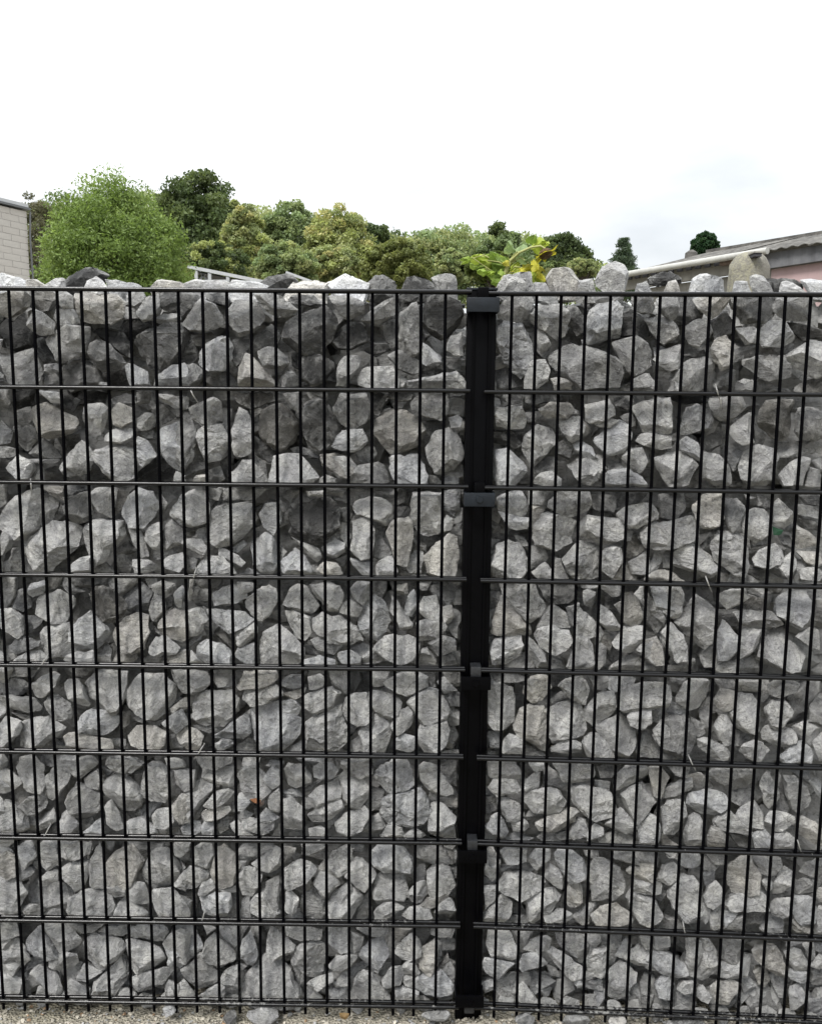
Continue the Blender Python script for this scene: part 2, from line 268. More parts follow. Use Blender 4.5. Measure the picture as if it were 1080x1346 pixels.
# outlines of the stones: tone (own grey with some of its shade put in), layer (0 front .. 3 deep, T on top), then x y pairs
STONES = """
7 T 0 362 9 362 22 367 38 371 38 382 0 382
7 T 36 369 49 369 60 376 58 382 36 382
7 T 58 376 73 367 84 367 87 380 67 384
3 T 87 378 93 364 104 356 116 353 129 356 142 362 142 369 111 380
7 T 104 380 116 369 127 364 136 369 151 380 138 384
7 T 142 369 160 371 187 376 178 380 147 380
7 T 191 376 211 371 240 373 249 380 200 382
5 0 -9 387 18 384 40 384 40 402 29 411 13 416 -9 411
4 1 42 384 71 384 73 396 67 407 53 409 42 402
6 0 78 389 89 384 96 389 96 404 84 407 78 400
7 0 98 387 129 384 156 387 164 398 162 418 147 427 122 424 104 420 98 407
6 1 169 387 187 384 191 393 178 404 167 402
6 0 178 411 191 389 209 384 211 402 200 420 189 422
4 1 211 387 240 384 242 407 222 409 211 400
6 0 36 424 47 407 62 413 73 422 71 438 53 442 42 436
6 0 76 407 98 407 104 416 104 424 89 433 80 431 73 418
3 2 4 424 20 413 38 418 44 436 42 451 27 460 7 453 0 433
6 0 58 444 82 438 98 427 118 431 120 442 111 464 98 471 80 476 71 462 60 456
5 0 -4 469 22 464 44 460 53 473 58 491 51 507 18 509 7 491
3 2 49 451 58 449 67 464 71 473 60 478 53 467
6 0 -9 444 4 447 2 456 -9 458
4 1 84 478 111 476 131 487 133 504 107 509 84 509 78 491
5 0 60 480 78 476 80 487 67 491 60 487
5 1 60 496 71 491 80 502 67 509 58 507
3 1 124 431 142 429 160 438 173 456 173 469 156 462 140 449 129 440
3 2 160 433 173 416 196 424 200 436 178 442 167 449
4 0 116 469 120 453 129 447 147 453 160 467 167 476 156 487 138 489 122 480
4 0 173 444 196 436 222 424 240 424 249 438 244 464 231 482 218 491 200 489 184 478 173 464
5 1 204 420 216 409 233 411 236 420 218 427
6 0 164 478 178 476 193 487 198 507 173 507 167 493
6 0 200 507 204 496 218 493 229 478 240 476 249 487 249 509
3 3 133 496 156 487 164 496 169 509 138 509
7 0 133 502 142 502 142 509 131 509
4 1 0 487 13 504 -4 513 -9 496
5 1 0 513 13 513 16 527 9 540 0 544 -7 529
3 2 18 516 44 513 44 531 22 536
6 0 53 513 78 516 80 529 67 529 56 520
3 2 84 516 102 527 96 538 82 531
5 0 42 540 60 527 84 536 104 547 107 556 98 567 82 573 67 578 56 573 44 558
4 1 22 542 40 536 42 551 36 558 22 556
4 1 22 562 36 558 49 567 51 578 36 591 24 580
4 1 36 582 58 578 73 591 80 602 53 600 38 593
5 1 42 604 60 602 76 604 73 609 49 609
5 1 0 553 16 567 13 580 2 584 -7 569
5 1 -4 587 18 591 24 596 11 600 -4 598
7 0 9 613 24 598 44 609 44 618 38 629 20 629
6 0 80 616 89 596 104 580 111 578 124 591 124 604 116 620 96 627 84 622
6 0 111 533 133 529 144 536 140 560 133 571 122 576 113 569 109 551
6 0 147 536 160 527 178 531 176 553 160 562 149 558
4 1 149 524 162 513 176 522 178 529 151 531
6 0 138 573 151 562 178 562 176 573 156 584 138 582
6 0 180 551 191 542 202 544 204 556 198 567 184 564
5 1 182 569 200 567 202 576 191 578
6 0 127 591 156 584 176 591 178 611 182 631 151 636 138 622 127 607
6 0 182 573 196 580 207 596 196 609 184 616 178 596
6 0 211 562 240 540 253 558 253 602 236 622 222 607 211 591
3 2 182 624 200 607 213 596 229 616 222 631 187 633
6 0 209 518 236 520 238 536 222 531 209 524
4 1 200 527 227 536 231 547 216 556 204 544
4 1 178 516 196 516 196 527 182 529
4 2 62 618 80 613 89 627 67 631
3 2 80 578 102 573 102 584 89 593
4 2 124 607 136 624 118 633 116 620
6 1 47 613 56 616 58 629 49 627
5 0 231 618 242 624 244 636 229 636
3 3 102 516 142 518 142 527 111 529
4 2 -4 602 9 607 13 624 -4 629
7 T 244 376 262 369 284 369 302 373 316 380 262 382
7 T 289 378 307 371 329 371 351 376 338 380 307 382
4 T 344 371 356 362 367 360 376 360 389 369 378 378 362 380 349 378
8 T 373 380 387 371 400 369 422 369 431 373 427 382
8 T 431 373 444 364 458 362 471 367 484 373 480 382 440 382
4 1 240 387 262 389 267 396 249 411 236 420 231 402
5 0 240 420 258 402 267 393 284 402 296 416 296 427 276 436 251 436 242 429
3 1 271 387 296 387 298 402 280 398
5 0 300 389 324 389 338 398 349 418 342 429 324 440 316 442 304 429 300 411
5 0 336 387 364 387 382 400 391 407 387 413 369 418 353 411 342 398
4 1 373 387 409 389 420 398 409 402 387 398
4 0 378 424 400 411 427 400 440 411 444 424 436 447 422 462 404 467 387 462 373 451 373 433
5 0 431 389 462 389 478 396 480 411 462 418 453 420 442 407
3 1 436 447 453 429 471 422 480 429 484 447 462 458 444 456
4 1 338 438 347 422 360 422 367 442 362 456 344 458 336 449
4 1 253 442 276 438 282 444 271 453 258 453
4 1 231 433 244 436 256 451 258 467 249 478 233 476
6 0 262 464 271 451 289 442 300 440 307 456 304 473 296 487 276 487 262 478
4 1 307 447 324 442 329 451 322 473 311 480 304 469
5 0 233 480 253 476 267 489 264 500 249 507 233 509
4 1 267 491 300 489 307 500 302 509 267 509
9 2 304 478 311 484 309 491 302 489
6 0 313 500 316 482 324 464 333 467 347 482 360 496 364 509 313 509
5 0 338 462 351 456 364 456 378 469 380 478 369 487 351 484 342 473
6 1 364 504 378 482 382 476 382 482 373 500
5 0 371 509 373 496 382 487 393 496 396 509
3 0 396 469 418 464 440 476 440 487 427 502 409 507 396 496
5 0 444 478 453 469 471 467 480 473 471 482 460 498 453 507 442 507 451 487 444 484
2 2 431 451 444 456 444 462 436 464
3 2 387 467 400 464 398 487 387 478
4 2 404 504 422 500 444 507 444 511 404 511
7 1 240 522 247 524 247 536 238 536
5 0 249 536 262 529 280 522 291 527 293 540 289 553 271 562 253 551
5 0 233 540 247 540 256 562 258 580 249 602 240 618 231 602
6 0 262 567 271 558 293 558 300 571 300 589 289 604 273 607 264 593
5 1 293 558 300 549 302 576 296 576
6 0 307 536 316 531 322 536 331 553 333 584 329 600 316 607 307 598 304 567
3 1 313 518 360 518 360 527 333 536 316 527
4 1 327 531 338 529 344 540 333 547
4 0 342 540 356 531 367 527 378 540 396 553 391 576 380 589 367 593 349 584 340 571
5 0 371 518 393 516 396 544 382 536
5 1 400 516 427 516 427 524 409 524
4 0 398 531 418 524 433 531 442 562 440 580 422 591 404 584 398 562
5 0 438 536 449 518 480 518 489 536 484 553 467 564 449 558
6 0 436 587 444 571 458 564 476 564 482 580 471 591 453 593
4 1 336 576 351 584 362 598 353 607 338 596
4 1 380 589 396 589 416 598 413 602 396 598
6 0 351 620 356 602 373 596 396 596 413 611 422 624 409 636 356 636
6 0 302 618 316 604 333 607 347 620 356 636 302 636
4 1 244 624 258 598 271 600 271 616 253 622
6 0 253 636 258 624 271 624 273 636
4 1 276 620 289 613 293 629 284 636 276 633
4 2 293 611 302 602 302 624 296 631
5 1 336 602 347 611 351 629 338 620
5 0 422 598 440 593 462 602 471 620 458 629 436 620 424 611
5 0 416 633 427 624 442 629 440 638 418 638
3 2 380 580 396 576 398 587 382 589
3 2 427 593 458 593 453 598 431 600
4 T 484 373 493 362 502 362 520 371 522 380 484 382
3 T 524 378 536 367 549 362 564 369 576 378 573 382 529 382
5 T 567 367 578 360 591 360 598 364 600 380 578 380
5 0 476 420 489 407 507 393 520 389 520 413 498 427 484 424
3 1 524 389 551 389 551 398 529 402
5 0 524 413 538 404 551 398 551 447 551 460 542 467 529 462 520 451 522 429
4 1 504 429 516 418 522 420 522 456 513 456 507 444
3 0 558 389 582 389 604 396 609 411 604 429 596 438 580 447 564 438 558 420
4 2 556 433 564 440 558 447
5 0 587 460 593 440 607 433 609 467 596 467
3 1 489 451 507 451 511 460 493 464
4 0 509 467 524 460 551 473 551 489 542 493 524 487
7 0 556 451 569 458 582 471 578 478 560 482 551 473
3 1 553 482 578 480 582 487 573 496 556 493
4 1 587 469 604 473 604 487 589 484
6 0 467 500 478 484 493 482 516 482 524 500 524 511 469 511
6 0 527 493 538 500 533 509 527 507
6 0 538 500 556 496 582 491 604 487 609 500 609 511 540 511
4 1 507 518 538 518 536 524 524 527 511 522
5 0 538 529 551 518 587 518 591 540 578 553 560 547 542 538
8 2 596 518 609 518 607 524 596 522
5 0 491 553 507 540 533 538 551 549 560 567 551 582 538 593 518 600 498 584 491 571
3 1 491 516 507 522 498 544 491 544
6 0 440 584 449 567 471 564 484 578 476 589 458 593 440 591
5 1 471 596 480 589 491 589 496 596 484 607 473 604
6 0 431 600 453 600 469 611 469 624 458 629 436 624
5 0 471 611 491 609 502 607 513 620 518 636 458 636 458 629
3 1 556 556 582 553 582 567 564 571
5 0 589 549 600 544 607 551 604 564 593 562
5 0 560 584 569 569 591 562 604 576 609 602 596 616 578 624 567 620 562 602
6 0 513 602 533 596 556 589 562 611 560 636 520 636 513 620
5 1 584 629 593 620 602 629 600 638 584 638
4 1 558 624 573 627 578 636 558 636
3 2 596 616 607 611 609 624
4 2 602 564 609 562 609 584
7 T 653 376 662 364 671 362 689 369 689 380 651 380
5 T 653 378 667 364 684 358 696 356 700 362 698 373 680 380 653 384
5 T 671 380 680 369 691 367 700 371 702 382 671 384
6 T 696 380 702 371 718 371 727 382 698 384
6 T 718 367 724 356 749 351 756 362 762 369 760 382 729 382
6 T 756 382 760 369 778 367 784 382
6 T 780 371 791 351 809 344 820 349 824 358 822 373 816 382 800 380 782 376
5 T 831 382 838 373 849 371 858 382
5 1 651 387 667 387 662 396
5 0 653 409 664 393 680 384 698 389 702 398 693 416 684 424 667 422 653 418
5 1 707 387 727 387 729 398 716 400 709 396
5 0 693 416 707 404 729 398 742 402 749 413 744 424 733 429 742 438 738 447 724 447 711 433 696 424
3 1 740 398 756 400 767 416 767 433 758 438 749 429
4 1 760 387 782 389 778 402 769 404
5 1 782 389 802 389 800 396 778 398
6 0 773 411 787 396 809 393 818 402 813 424 813 444 804 447 796 449 773 453 769 442
3 1 816 416 827 407 840 416 853 429 856 442 844 447 827 442 816 442
5 0 831 389 853 391 860 404 856 413 840 411 831 402
6 0 651 438 662 424 684 424 693 442 700 464 698 487 684 498 671 487 656 469 651 451
5 1 696 440 704 431 711 429 718 440 724 453 718 469 707 467 698 456
6 0 702 433 711 429 724 453 720 460 709 462
6 0 698 473 716 471 724 484 720 502 707 511 689 511 689 496
5 0 722 464 729 451 762 451 787 460 804 469 816 478 818 491 813 513 764 513 751 500 733 487 724 482
5 0 800 451 818 447 836 442 849 451 856 467 856 482 844 491 831 496 818 482 809 473
4 1 649 473 662 482 671 496 689 500 687 507 671 509 649 509
6 0 724 498 733 496 751 502 756 513 729 513
5 0 827 502 844 491 860 487 862 504 858 513 831 513
4 1 816 509 831 500 836 513 813 513
4 1 649 531 662 518 684 518 684 533 667 536
4 1 684 518 729 518 724 529 707 531 693 527
6 0 647 549 651 536 684 536 691 549 691 562 680 567 667 564 651 558
5 0 709 538 724 529 747 531 751 540 744 549 720 549 713 544
6 0 764 527 800 524 807 536 807 547 787 556 773 556 767 549
3 1 807 522 827 522 831 531 822 538 809 531
6 0 829 536 844 527 862 522 880 522 880 569 862 573 844 567 840 553
4 1 691 542 709 540 718 553 702 558 693 556
5 1 751 536 760 540 760 549 751 544
3 1 647 567 689 567 689 580 676 587 649 580
6 0 684 589 693 567 707 558 724 562 733 576 720 591 707 611 698 616 693 607
6 0 733 553 742 547 764 549 769 562 762 576 751 582 742 573 736 564
5 1 767 556 776 564 771 571 764 573
6 0 782 558 800 551 811 553 800 562 787 562
6 0 778 576 796 562 813 553 827 558 827 576 818 593 800 598 791 584 778 580
5 1 816 549 827 544 836 549 836 562 827 564
4 1 733 584 747 576 753 584 747 602 733 596
6 0 751 582 767 578 778 589 784 600 782 604 769 602 756 593
6 0 647 611 651 591 669 589 680 602 693 616 684 633 680 638 649 638
6 0 733 607 756 598 782 596 796 593 796 616 787 629 773 636 756 629 742 620
4 1 702 611 720 602 729 602 727 620 707 622
6 0 700 633 711 622 724 620 736 629 736 638 700 638
6 0 816 602 827 589 844 589 851 607 840 622 827 611
6 0 833 580 844 569 862 573 880 573 880 589 862 589 840 584
5 0 793 629 800 618 822 616 840 624 847 638 796 638
4 1 796 602 809 600 818 616 800 618
3 2 827 562 836 567 836 584 829 584
6 1 858 456 871 458 880 464 880 487 864 484
4 2 751 522 764 522 764 544 751 536
4 2 782 564 787 564 778 573
3 T 851 367 862 360 880 358 893 367 893 373 880 371 867 376 853 373
6 T 869 380 878 371 887 369 893 378 891 382 867 382
5 1 840 384 856 387 858 407 849 411 838 407
5 0 860 393 871 384 889 387 891 402 887 416 880 424 867 407
7 T 902 380 911 367 924 360 936 367 951 364 960 373 960 382 907 384
6 T 960 380 964 371 980 371 989 382 962 384
6 T 987 364 996 360 1009 369 1018 378 1018 382 991 382 987 373
3 T 1009 367 1031 367 1053 373 1053 380 1022 378
7 T 1022 382 1027 371 1044 373 1062 378 1071 384 1027 384
7 T 1053 369 1071 367 1089 371 1089 384 1067 380
4 1 893 389 907 393 922 409 916 424 898 429 884 424
6 0 909 393 929 389 958 389 958 396 944 413 933 418 920 407
4 0 958 391 1004 389 1018 398 1016 416 1000 424 973 424 967 416 960 402
5 0 1016 398 1022 389 1062 389 1062 411 1060 422 1044 418 1027 420 1016 409
5 0 844 420 867 416 884 422 893 433 889 444 871 453 860 444
5 0 900 429 913 420 929 418 936 438 929 449 916 458 904 453 900 442
4 1 936 424 951 411 962 424 962 436 947 438 938 444
6 0 967 431 991 429 996 438 993 451 980 453 969 440
6 0 1000 433 1011 422 1029 424 1042 438 1044 447 1027 456 1004 456 998 451
3 1 1036 424 1062 429 1076 433 1076 442 1053 447 1040 433
5 1 996 456 1027 456 1042 451 1044 462 1027 467 1000 464
5 1 964 460 982 456 996 456 982 464 969 469
6 0 862 460 876 456 896 449 898 469 889 484 878 489 864 480 858 473
6 0 933 460 942 442 956 438 964 451 964 469 960 482 947 487 936 473
4 1 902 467 924 460 929 469 916 471
5 0 978 473 991 467 1022 469 1036 478 1044 491 1040 498 1027 496 1004 500 991 491 978 482
6 0 1031 469 1049 460 1067 444 1080 449 1089 469 1089 491 1071 496 1049 487 1036 478
6 0 878 500 884 484 907 473 924 469 938 478 936 509 924 513 880 513
5 1 938 509 942 496 960 487 976 480 976 489 960 502 942 509
5 0 962 504 973 498 989 500 991 513 964 513
5 1 996 500 1011 504 1013 513 996 513
4 1 1049 504 1080 496 1089 509 1080 516 1047 516
5 1 1009 516 1022 509 1036 513 1036 518
3 2 880 520 924 520 924 527 902 529
5 0 933 522 973 522 980 533 973 544 960 553 947 553 936 544 931 531
5 0 896 549 902 536 916 531 929 538 938 553 933 564 916 569 893 573
5 1 929 553 944 556 938 567 924 573
6 0 958 558 973 549 987 540 989 553 989 580 978 584 964 578 958 571
4 0 993 544 1004 527 1027 522 1042 524 1040 544 1033 562 1031 578 1018 578 1000 564 991 558
5 0 1042 549 1049 536 1076 536 1089 544 1089 571 1071 580 1053 580 1042 567
4 1 991 567 1004 573 1000 584 991 584
5 1 1024 584 1044 580 1084 584 1071 593 1053 598 1027 598
6 0 893 580 902 573 916 582 920 593 920 607 907 598 893 591
4 1 924 571 944 562 947 584 933 593 924 589
6 0 858 602 871 593 889 591 907 600 916 611 911 624 907 638 880 638 869 624 860 613
5 0 920 607 924 593 942 596 956 609 960 624 960 638 938 638 922 629
5 1 958 584 973 593 978 602 964 616 956 602
6 0 969 611 978 593 996 584 1018 589 1022 602 1018 620 1009 638 987 638 973 629
6 0 1022 624 1036 607 1053 600 1064 602 1058 622 1053 638 1027 638
6 1 1067 607 1089 598 1089 624 1076 620
5 1 1062 616 1076 620 1076 638 1058 638
5 1 836 589 849 591 851 607 844 618 836 620
4 1 907 611 916 607 920 620 920 638 907 638
4 2 960 611 969 620 973 638 960 638
7 2 949 567 953 567 951 596 947 589
4 1 836 624 844 629 847 638 836 638
3 1 833 416 847 422 853 442 840 447 833 444
5 1 -7 639 7 639 7 659 0 665 -7 663
6 0 0 676 18 650 29 645 53 641 56 663 53 694 36 710 22 705 7 694 -4 690
5 1 56 650 71 654 76 663 67 688 58 694 53 676
5 1 58 641 84 641 84 659 71 652
4 1 89 641 116 641 102 650 89 652
6 0 31 714 49 708 67 685 89 685 107 690 109 703 102 721 84 739 67 752 53 752 40 739
5 0 0 692 9 701 20 710 13 723 2 732 -7 725
7 1 13 739 18 723 27 723 31 739 27 752 11 752
4 1 29 730 38 734 51 752 29 752
4 0 84 668 98 652 120 645 122 676 111 688 93 685
6 0 120 645 133 641 156 641 151 663 147 681 133 672 122 661
5 1 156 643 169 650 164 665 151 676
6 0 113 690 124 681 147 683 162 685 167 703 151 721 142 734 124 745 118 730 111 708
6 0 160 672 169 654 182 641 200 648 211 663 207 676 191 694 173 692
5 1 211 650 220 663 213 676
6 0 169 694 187 694 191 712 196 730 187 734 178 716
6 0 191 694 200 690 211 685 213 712 209 721 200 721 191 708
5 0 213 694 227 681 240 694 244 712 222 721 213 712
6 0 224 672 240 650 249 659 249 690 231 688
6 0 93 743 107 732 120 730 120 750 102 752 93 752
4 1 124 748 138 741 147 752 124 754
4 1 156 734 164 728 173 743 169 752 156 752
6 0 171 734 191 732 209 743 211 754 178 754
6 0 213 739 222 730 240 725 244 743 236 752 218 748
6 1 204 725 218 721 231 723 222 730 207 734
3 1 156 721 169 712 178 725 160 728
3 2 93 730 107 721 116 725 102 734
6 1 2 743 13 734 13 752 0 752
5 1 -4 761 22 759 20 783 9 799 -4 796
6 0 36 765 58 759 62 770 58 781 40 785
4 1 22 779 36 774 40 796 31 801 18 796
3 1 62 759 80 759 76 770 64 774
6 0 44 792 58 779 76 774 93 779 107 783 109 796 98 810 84 819 67 816 49 805
4 1 84 759 98 765 111 776 93 779 84 770
3 1 96 759 138 759 129 770 107 772
2 0 111 779 129 770 151 774 169 794 156 816 138 819 124 805 113 788
5 1 138 774 151 759 182 761 173 770 160 783 151 779
4 1 160 788 187 765 200 779 196 799 182 805 171 801
5 1 191 761 204 756 209 770 198 772
6 0 200 770 218 763 229 768 224 779 213 785
6 0 200 792 204 779 216 788 218 801 204 816 196 808
4 1 218 788 227 783 227 796 218 801
6 0 229 783 236 765 242 779 238 801 231 799
6 0 -4 801 18 799 31 810 33 832 27 839 9 828 -4 825
4 1 36 810 49 810 56 816 40 830
3 0 9 845 31 836 53 841 53 850 27 859 13 854
6 0 53 828 67 819 89 819 102 836 107 856 93 863 76 865 62 859 56 845
5 1 33 810 40 819 40 832 33 832
6 0 91 828 107 810 120 803 124 814 142 823 147 832 133 850 120 854 107 850 93 841
6 0 147 832 160 814 178 805 196 810 198 828 191 850 178 859 160 854 151 845
4 1 187 832 200 819 200 845 191 850
6 0 209 823 218 805 231 799 249 805 249 836 240 843 218 836
4 1 200 821 209 828 216 836 207 832
6 0 196 850 204 836 222 836 240 850 231 859 209 863 198 859
6 0 20 868 36 856 53 854 62 863 58 872 22 872
5 1 4 850 13 850 22 863 9 872 0 868
5 1 124 859 138 845 147 854 147 870 129 872
6 0 76 868 98 859 120 856 124 872 76 872
5 1 151 868 160 856 182 859 182 872 156 872
4 1 187 868 200 859 209 863 209 872 187 872
6 0 213 868 231 859 249 850 249 872 213 872
6 1 -7 841 4 845 9 863 -7 872
6 0 224 672 242 650 256 641 273 641 278 663 273 685 247 694 233 685
4 1 242 694 269 685 273 690 256 696 247 699
5 1 260 699 271 690 276 708 269 712
6 0 276 676 291 661 318 659 331 663 336 685 327 699 304 714 287 719 276 712 273 694
5 1 278 643 291 643 287 656 278 654
5 1 291 643 336 641 331 656 300 656
5 1 336 643 349 643 340 652
6 0 340 676 349 663 367 661 369 685 360 703 344 690
5 1 369 661 384 672 380 685 369 690
2 0 380 681 384 659 407 650 433 650 447 668 447 690 433 705 416 714 393 708 382 701
5 1 367 645 393 645 384 659 376 654
6 0 402 645 424 645 424 652 407 652
5 1 429 643 451 643 447 652 433 650
6 0 318 716 331 703 342 699 358 703 367 721 367 739 358 752 344 750 331 739 322 728
6 1 304 721 318 712 322 716 313 725
5 0 236 712 251 708 264 708 273 721 273 730 264 730 247 721
6 0 260 743 269 730 287 730 304 743 311 756 260 756
6 0 282 719 296 721 313 730 322 739 316 745 300 736 287 730
5 1 247 732 260 736 256 748 247 748
6 0 369 739 376 721 387 712 398 730 411 748 407 756 380 756 371 750
6 1 369 716 376 725 369 736
6 0 384 705 402 716 420 721 424 734 416 739 398 723
6 1 424 721 433 708 447 699 456 712 449 728 438 732 429 728
6 0 416 748 427 736 442 739 451 756 427 756
5 1 313 756 327 748 344 756
5 1 407 743 416 743 424 756 411 756
4 1 442 734 456 730 451 743
4 2 340 668 353 659 362 659 344 668
6 0 280 779 304 768 327 770 327 788 304 794 282 796
6 0 313 765 336 765 331 776 318 781
4 1 260 761 291 761 287 772 269 772
4 1 256 774 273 774 273 794 260 796 253 785
6 0 340 774 353 768 364 774 367 788 353 805 344 819 336 810 320 792 336 781
6 0 251 761 256 761 251 788 247 783
6 0 273 801 300 801 322 805 333 814 322 823 302 832 287 823 278 814
6 1 269 799 278 805 276 819
5 0 378 770 389 765 402 770 416 788 424 799 411 805 393 803 373 794
6 0 407 768 429 765 447 770 451 783 444 805 433 803 420 788 411 779
6 0 371 801 389 803 409 810 411 828 402 841 389 836 376 821
5 1 358 805 371 796 376 810 367 810
6 0 247 801 264 799 273 814 264 832 249 839 238 836
6 1 251 841 264 832 264 839 249 850
4 1 269 823 278 828 282 834 273 834
6 0 311 832 322 823 336 819 338 832 318 850 311 845
6 0 340 845 349 828 367 819 384 832 398 850 398 872 340 872
6 0 262 845 273 839 296 848 304 859 304 872 273 872 260 863
4 1 282 832 296 832 309 845 309 859 296 845
5 0 313 850 336 845 338 872 322 872 309 863
6 1 220 854 247 850 251 872 220 872
6 0 251 854 260 863 269 872 251 872
6 0 411 814 424 805 442 814 456 823 460 841 438 845 424 841 413 828
5 0 409 841 420 836 433 848 451 848 438 859 420 856
3 1 400 850 411 850 420 861 402 859
6 1 442 801 456 792 456 810 451 814
6 0 402 868 420 861 438 868 438 872 402 872
6 1 442 863 456 856 456 870
5 1 460 643 491 643 487 654 469 656
5 1 491 643 518 645 513 654 493 652
6 0 464 659 482 654 500 654 513 663 518 681 509 690 500 685 482 679 469 676
3 1 442 672 458 668 458 685 447 683
6 0 460 681 487 679 491 703 489 732 473 734 462 721
6 1 447 690 456 685 460 703 456 716 449 705
6 0 507 701 516 685 536 681 544 699 544 716 536 743 522 743 513 721
6 0 540 663 542 648 580 648 582 681 578 703 562 716 549 708 540 690
5 1 582 648 602 645 602 668 596 676 584 668
6 0 582 672 598 685 593 696 582 699
6 0 558 730 571 716 593 696 600 703 602 734 598 759 580 759 562 752
5 1 598 681 607 690 604 708 600 699
3 1 522 665 538 663 536 681 522 681
5 1 493 694 504 712 513 725 500 734 491 730
5 1 536 743 544 725 556 725 553 752 540 752
6 0 493 743 504 732 518 730 522 752 513 759 496 759
6 0 460 734 473 739 489 739 489 756 478 756 464 743
6 0 429 716 442 703 453 712 453 725 442 732 431 728
4 1 527 748 544 752 562 759 527 759
3 1 544 708 558 716 558 725 547 721
3 1 522 645 540 645 538 661 522 661
5 0 460 774 473 763 489 765 487 779 478 796 464 785
4 1 491 765 509 765 504 779 491 781
5 1 518 770 536 765 536 779 522 783
6 0 471 810 480 788 496 783 507 788 513 810 507 828 496 841 482 836 473 828
6 0 509 783 518 783 531 805 542 819 540 825 527 828 518 814 511 801
6 0 536 788 542 765 549 774 549 792 540 808 533 803
5 1 551 765 564 765 560 774 553 774
4 1 562 770 598 765 598 783 589 796 576 788
7 0 551 796 556 785 573 783 578 801 576 819 567 819 553 805
6 0 580 796 593 796 598 810 589 819 582 816
5 0 549 819 562 814 584 819 587 823 576 841 549 841
4 1 589 823 598 810 602 819 602 836 593 832
5 0 447 796 460 788 476 799 471 810 460 810 447 805
6 0 429 810 447 810 469 825 476 843 460 848 442 845 429 841
4 1 429 848 456 845 442 859 429 859
5 0 442 859 460 854 476 863 473 872 451 872
6 0 493 850 504 836 518 832 540 834 549 845 549 863 527 872 513 868 500 859
6 0 478 863 491 852 504 863 513 872 478 872
5 0 553 854 562 850 573 868 571 874 549 874
4 0 562 845 580 836 598 841 598 854 584 859 576 861
4 1 580 861 593 861 598 872 580 872
5 1 460 850 478 845 487 850 478 861
3 2 542 819 549 805 549 832 536 832
3 2 513 823 531 832 518 836
6 1 420 863 438 865 440 872 420 872
6 0 653 654 666 645 684 645 693 659 693 674 684 681 671 676 653 670
6 0 655 672 671 676 684 683 695 681 693 694 679 696 668 694
4 1 644 663 657 676 664 694 662 712 651 716 644 694
5 1 697 645 724 645 715 661 697 661
6 1 697 665 717 670 711 681 706 692 697 692
5 0 719 659 733 645 773 645 775 663 768 674 751 679 737 676 719 665
4 1 777 650 808 652 804 676 777 668
4 1 806 663 826 650 853 648 844 659 822 668 808 670
6 0 811 676 824 663 848 659 859 665 864 681 853 688 835 694 826 694
6 0 699 694 708 688 711 676 728 672 742 681 757 683 755 721 728 723 702 716
6 0 762 685 768 676 795 679 813 681 819 694 817 708 799 716 782 714 764 703
6 1 819 694 831 699 826 708 817 708
3 1 675 703 688 705 693 721 684 716
6 0 642 739 653 716 666 710 679 712 691 725 693 748 684 759 653 759 644 752
5 1 695 719 715 721 719 734 711 745 697 748
6 1 699 752 715 741 724 752 724 759 706 759
5 1 726 734 737 736 746 759 724 759
5 0 737 734 751 721 759 710 786 716 791 734 788 761 755 761 746 752
7 0 788 730 795 719 811 716 817 723 817 739 806 752 804 763 791 752
5 1 817 734 831 748 837 763 804 763
4 1 822 708 835 705 844 721 831 732 822 730
5 0 839 703 848 690 866 685 884 685 884 723 853 723 844 716
6 1 828 739 844 725 851 721 851 752 831 752
6 1 851 743 862 725 871 725 868 739 853 759
5 0 653 774 653 765 706 765 715 783 719 796 706 810 695 816 684 805 666 792
6 0 644 819 653 792 659 783 671 792 684 808 697 823 699 834 688 836 666 834 644 832
3 1 711 770 737 765 755 770 755 783 746 790 728 792 719 788
5 0 724 792 742 805 748 823 733 823 719 819 711 819 706 823 715 810
3 2 733 796 755 796 751 805
5 1 746 801 759 796 755 819 746 819
6 0 759 796 773 810 782 819 784 836 768 839 755 836 753 810
5 0 764 779 773 774 782 779 784 810 768 796
6 0 786 788 799 801 813 821 813 828 799 828 788 819
5 1 759 765 786 770 777 774 764 772
5 1 788 770 813 768 813 781 804 783
2 2 795 783 813 783 808 796 799 796
4 1 808 796 817 792 817 810
5 0 819 792 817 779 831 776 839 792 844 810 844 823 831 823 817 816
6 1 835 783 844 770 846 801 839 792
4 0 848 774 857 801 866 801 873 814 866 832 855 828 848 810
6 0 853 770 875 770 884 788 884 805 862 801 857 788
6 0 702 828 711 823 728 821 746 828 751 841 744 854 728 859 711 852 704 839
6 0 642 854 648 841 662 836 684 836 688 850 679 863 662 872 646 872 642 863
5 1 662 876 684 859 693 859 702 868 699 876
5 0 693 836 702 841 715 859 719 876 706 876 693 854
5 1 724 863 737 868 742 879 722 879
5 0 746 863 753 841 759 836 773 839 779 854 777 879 751 881 742 876
5 1 784 841 795 850 793 868 784 879
6 1 784 819 793 832 788 841 782 836
6 0 799 845 813 832 815 823 844 823 846 841 835 854 826 859 813 856
4 1 786 828 804 836 799 854 791 845
5 0 835 854 848 841 857 839 871 854 873 872 862 876 844 863
5 1 802 876 813 868 831 859 844 872 839 881 804 881
6 1 864 832 875 823 879 850 871 850
4 2 795 854 813 859 804 868 795 863
5 1 848 872 866 876 848 881
4 1 867 652 898 650 898 672 889 685 867 681
7 2 898 650 913 650 911 656 902 656
6 0 907 659 920 648 947 648 947 681 938 694 924 696 916 685 907 676
4 0 951 650 978 650 980 672 969 690 960 699 951 685 949 668
6 0 971 688 982 672 991 668 1007 670 1011 681 1004 703 993 714 978 705
5 1 978 650 991 654 982 659
4 1 996 650 1013 654 1013 672 996 663
6 0 1016 659 1022 654 1040 672 1042 685 1031 694 1016 688
6 0 1049 663 1076 668 1076 681 1049 676
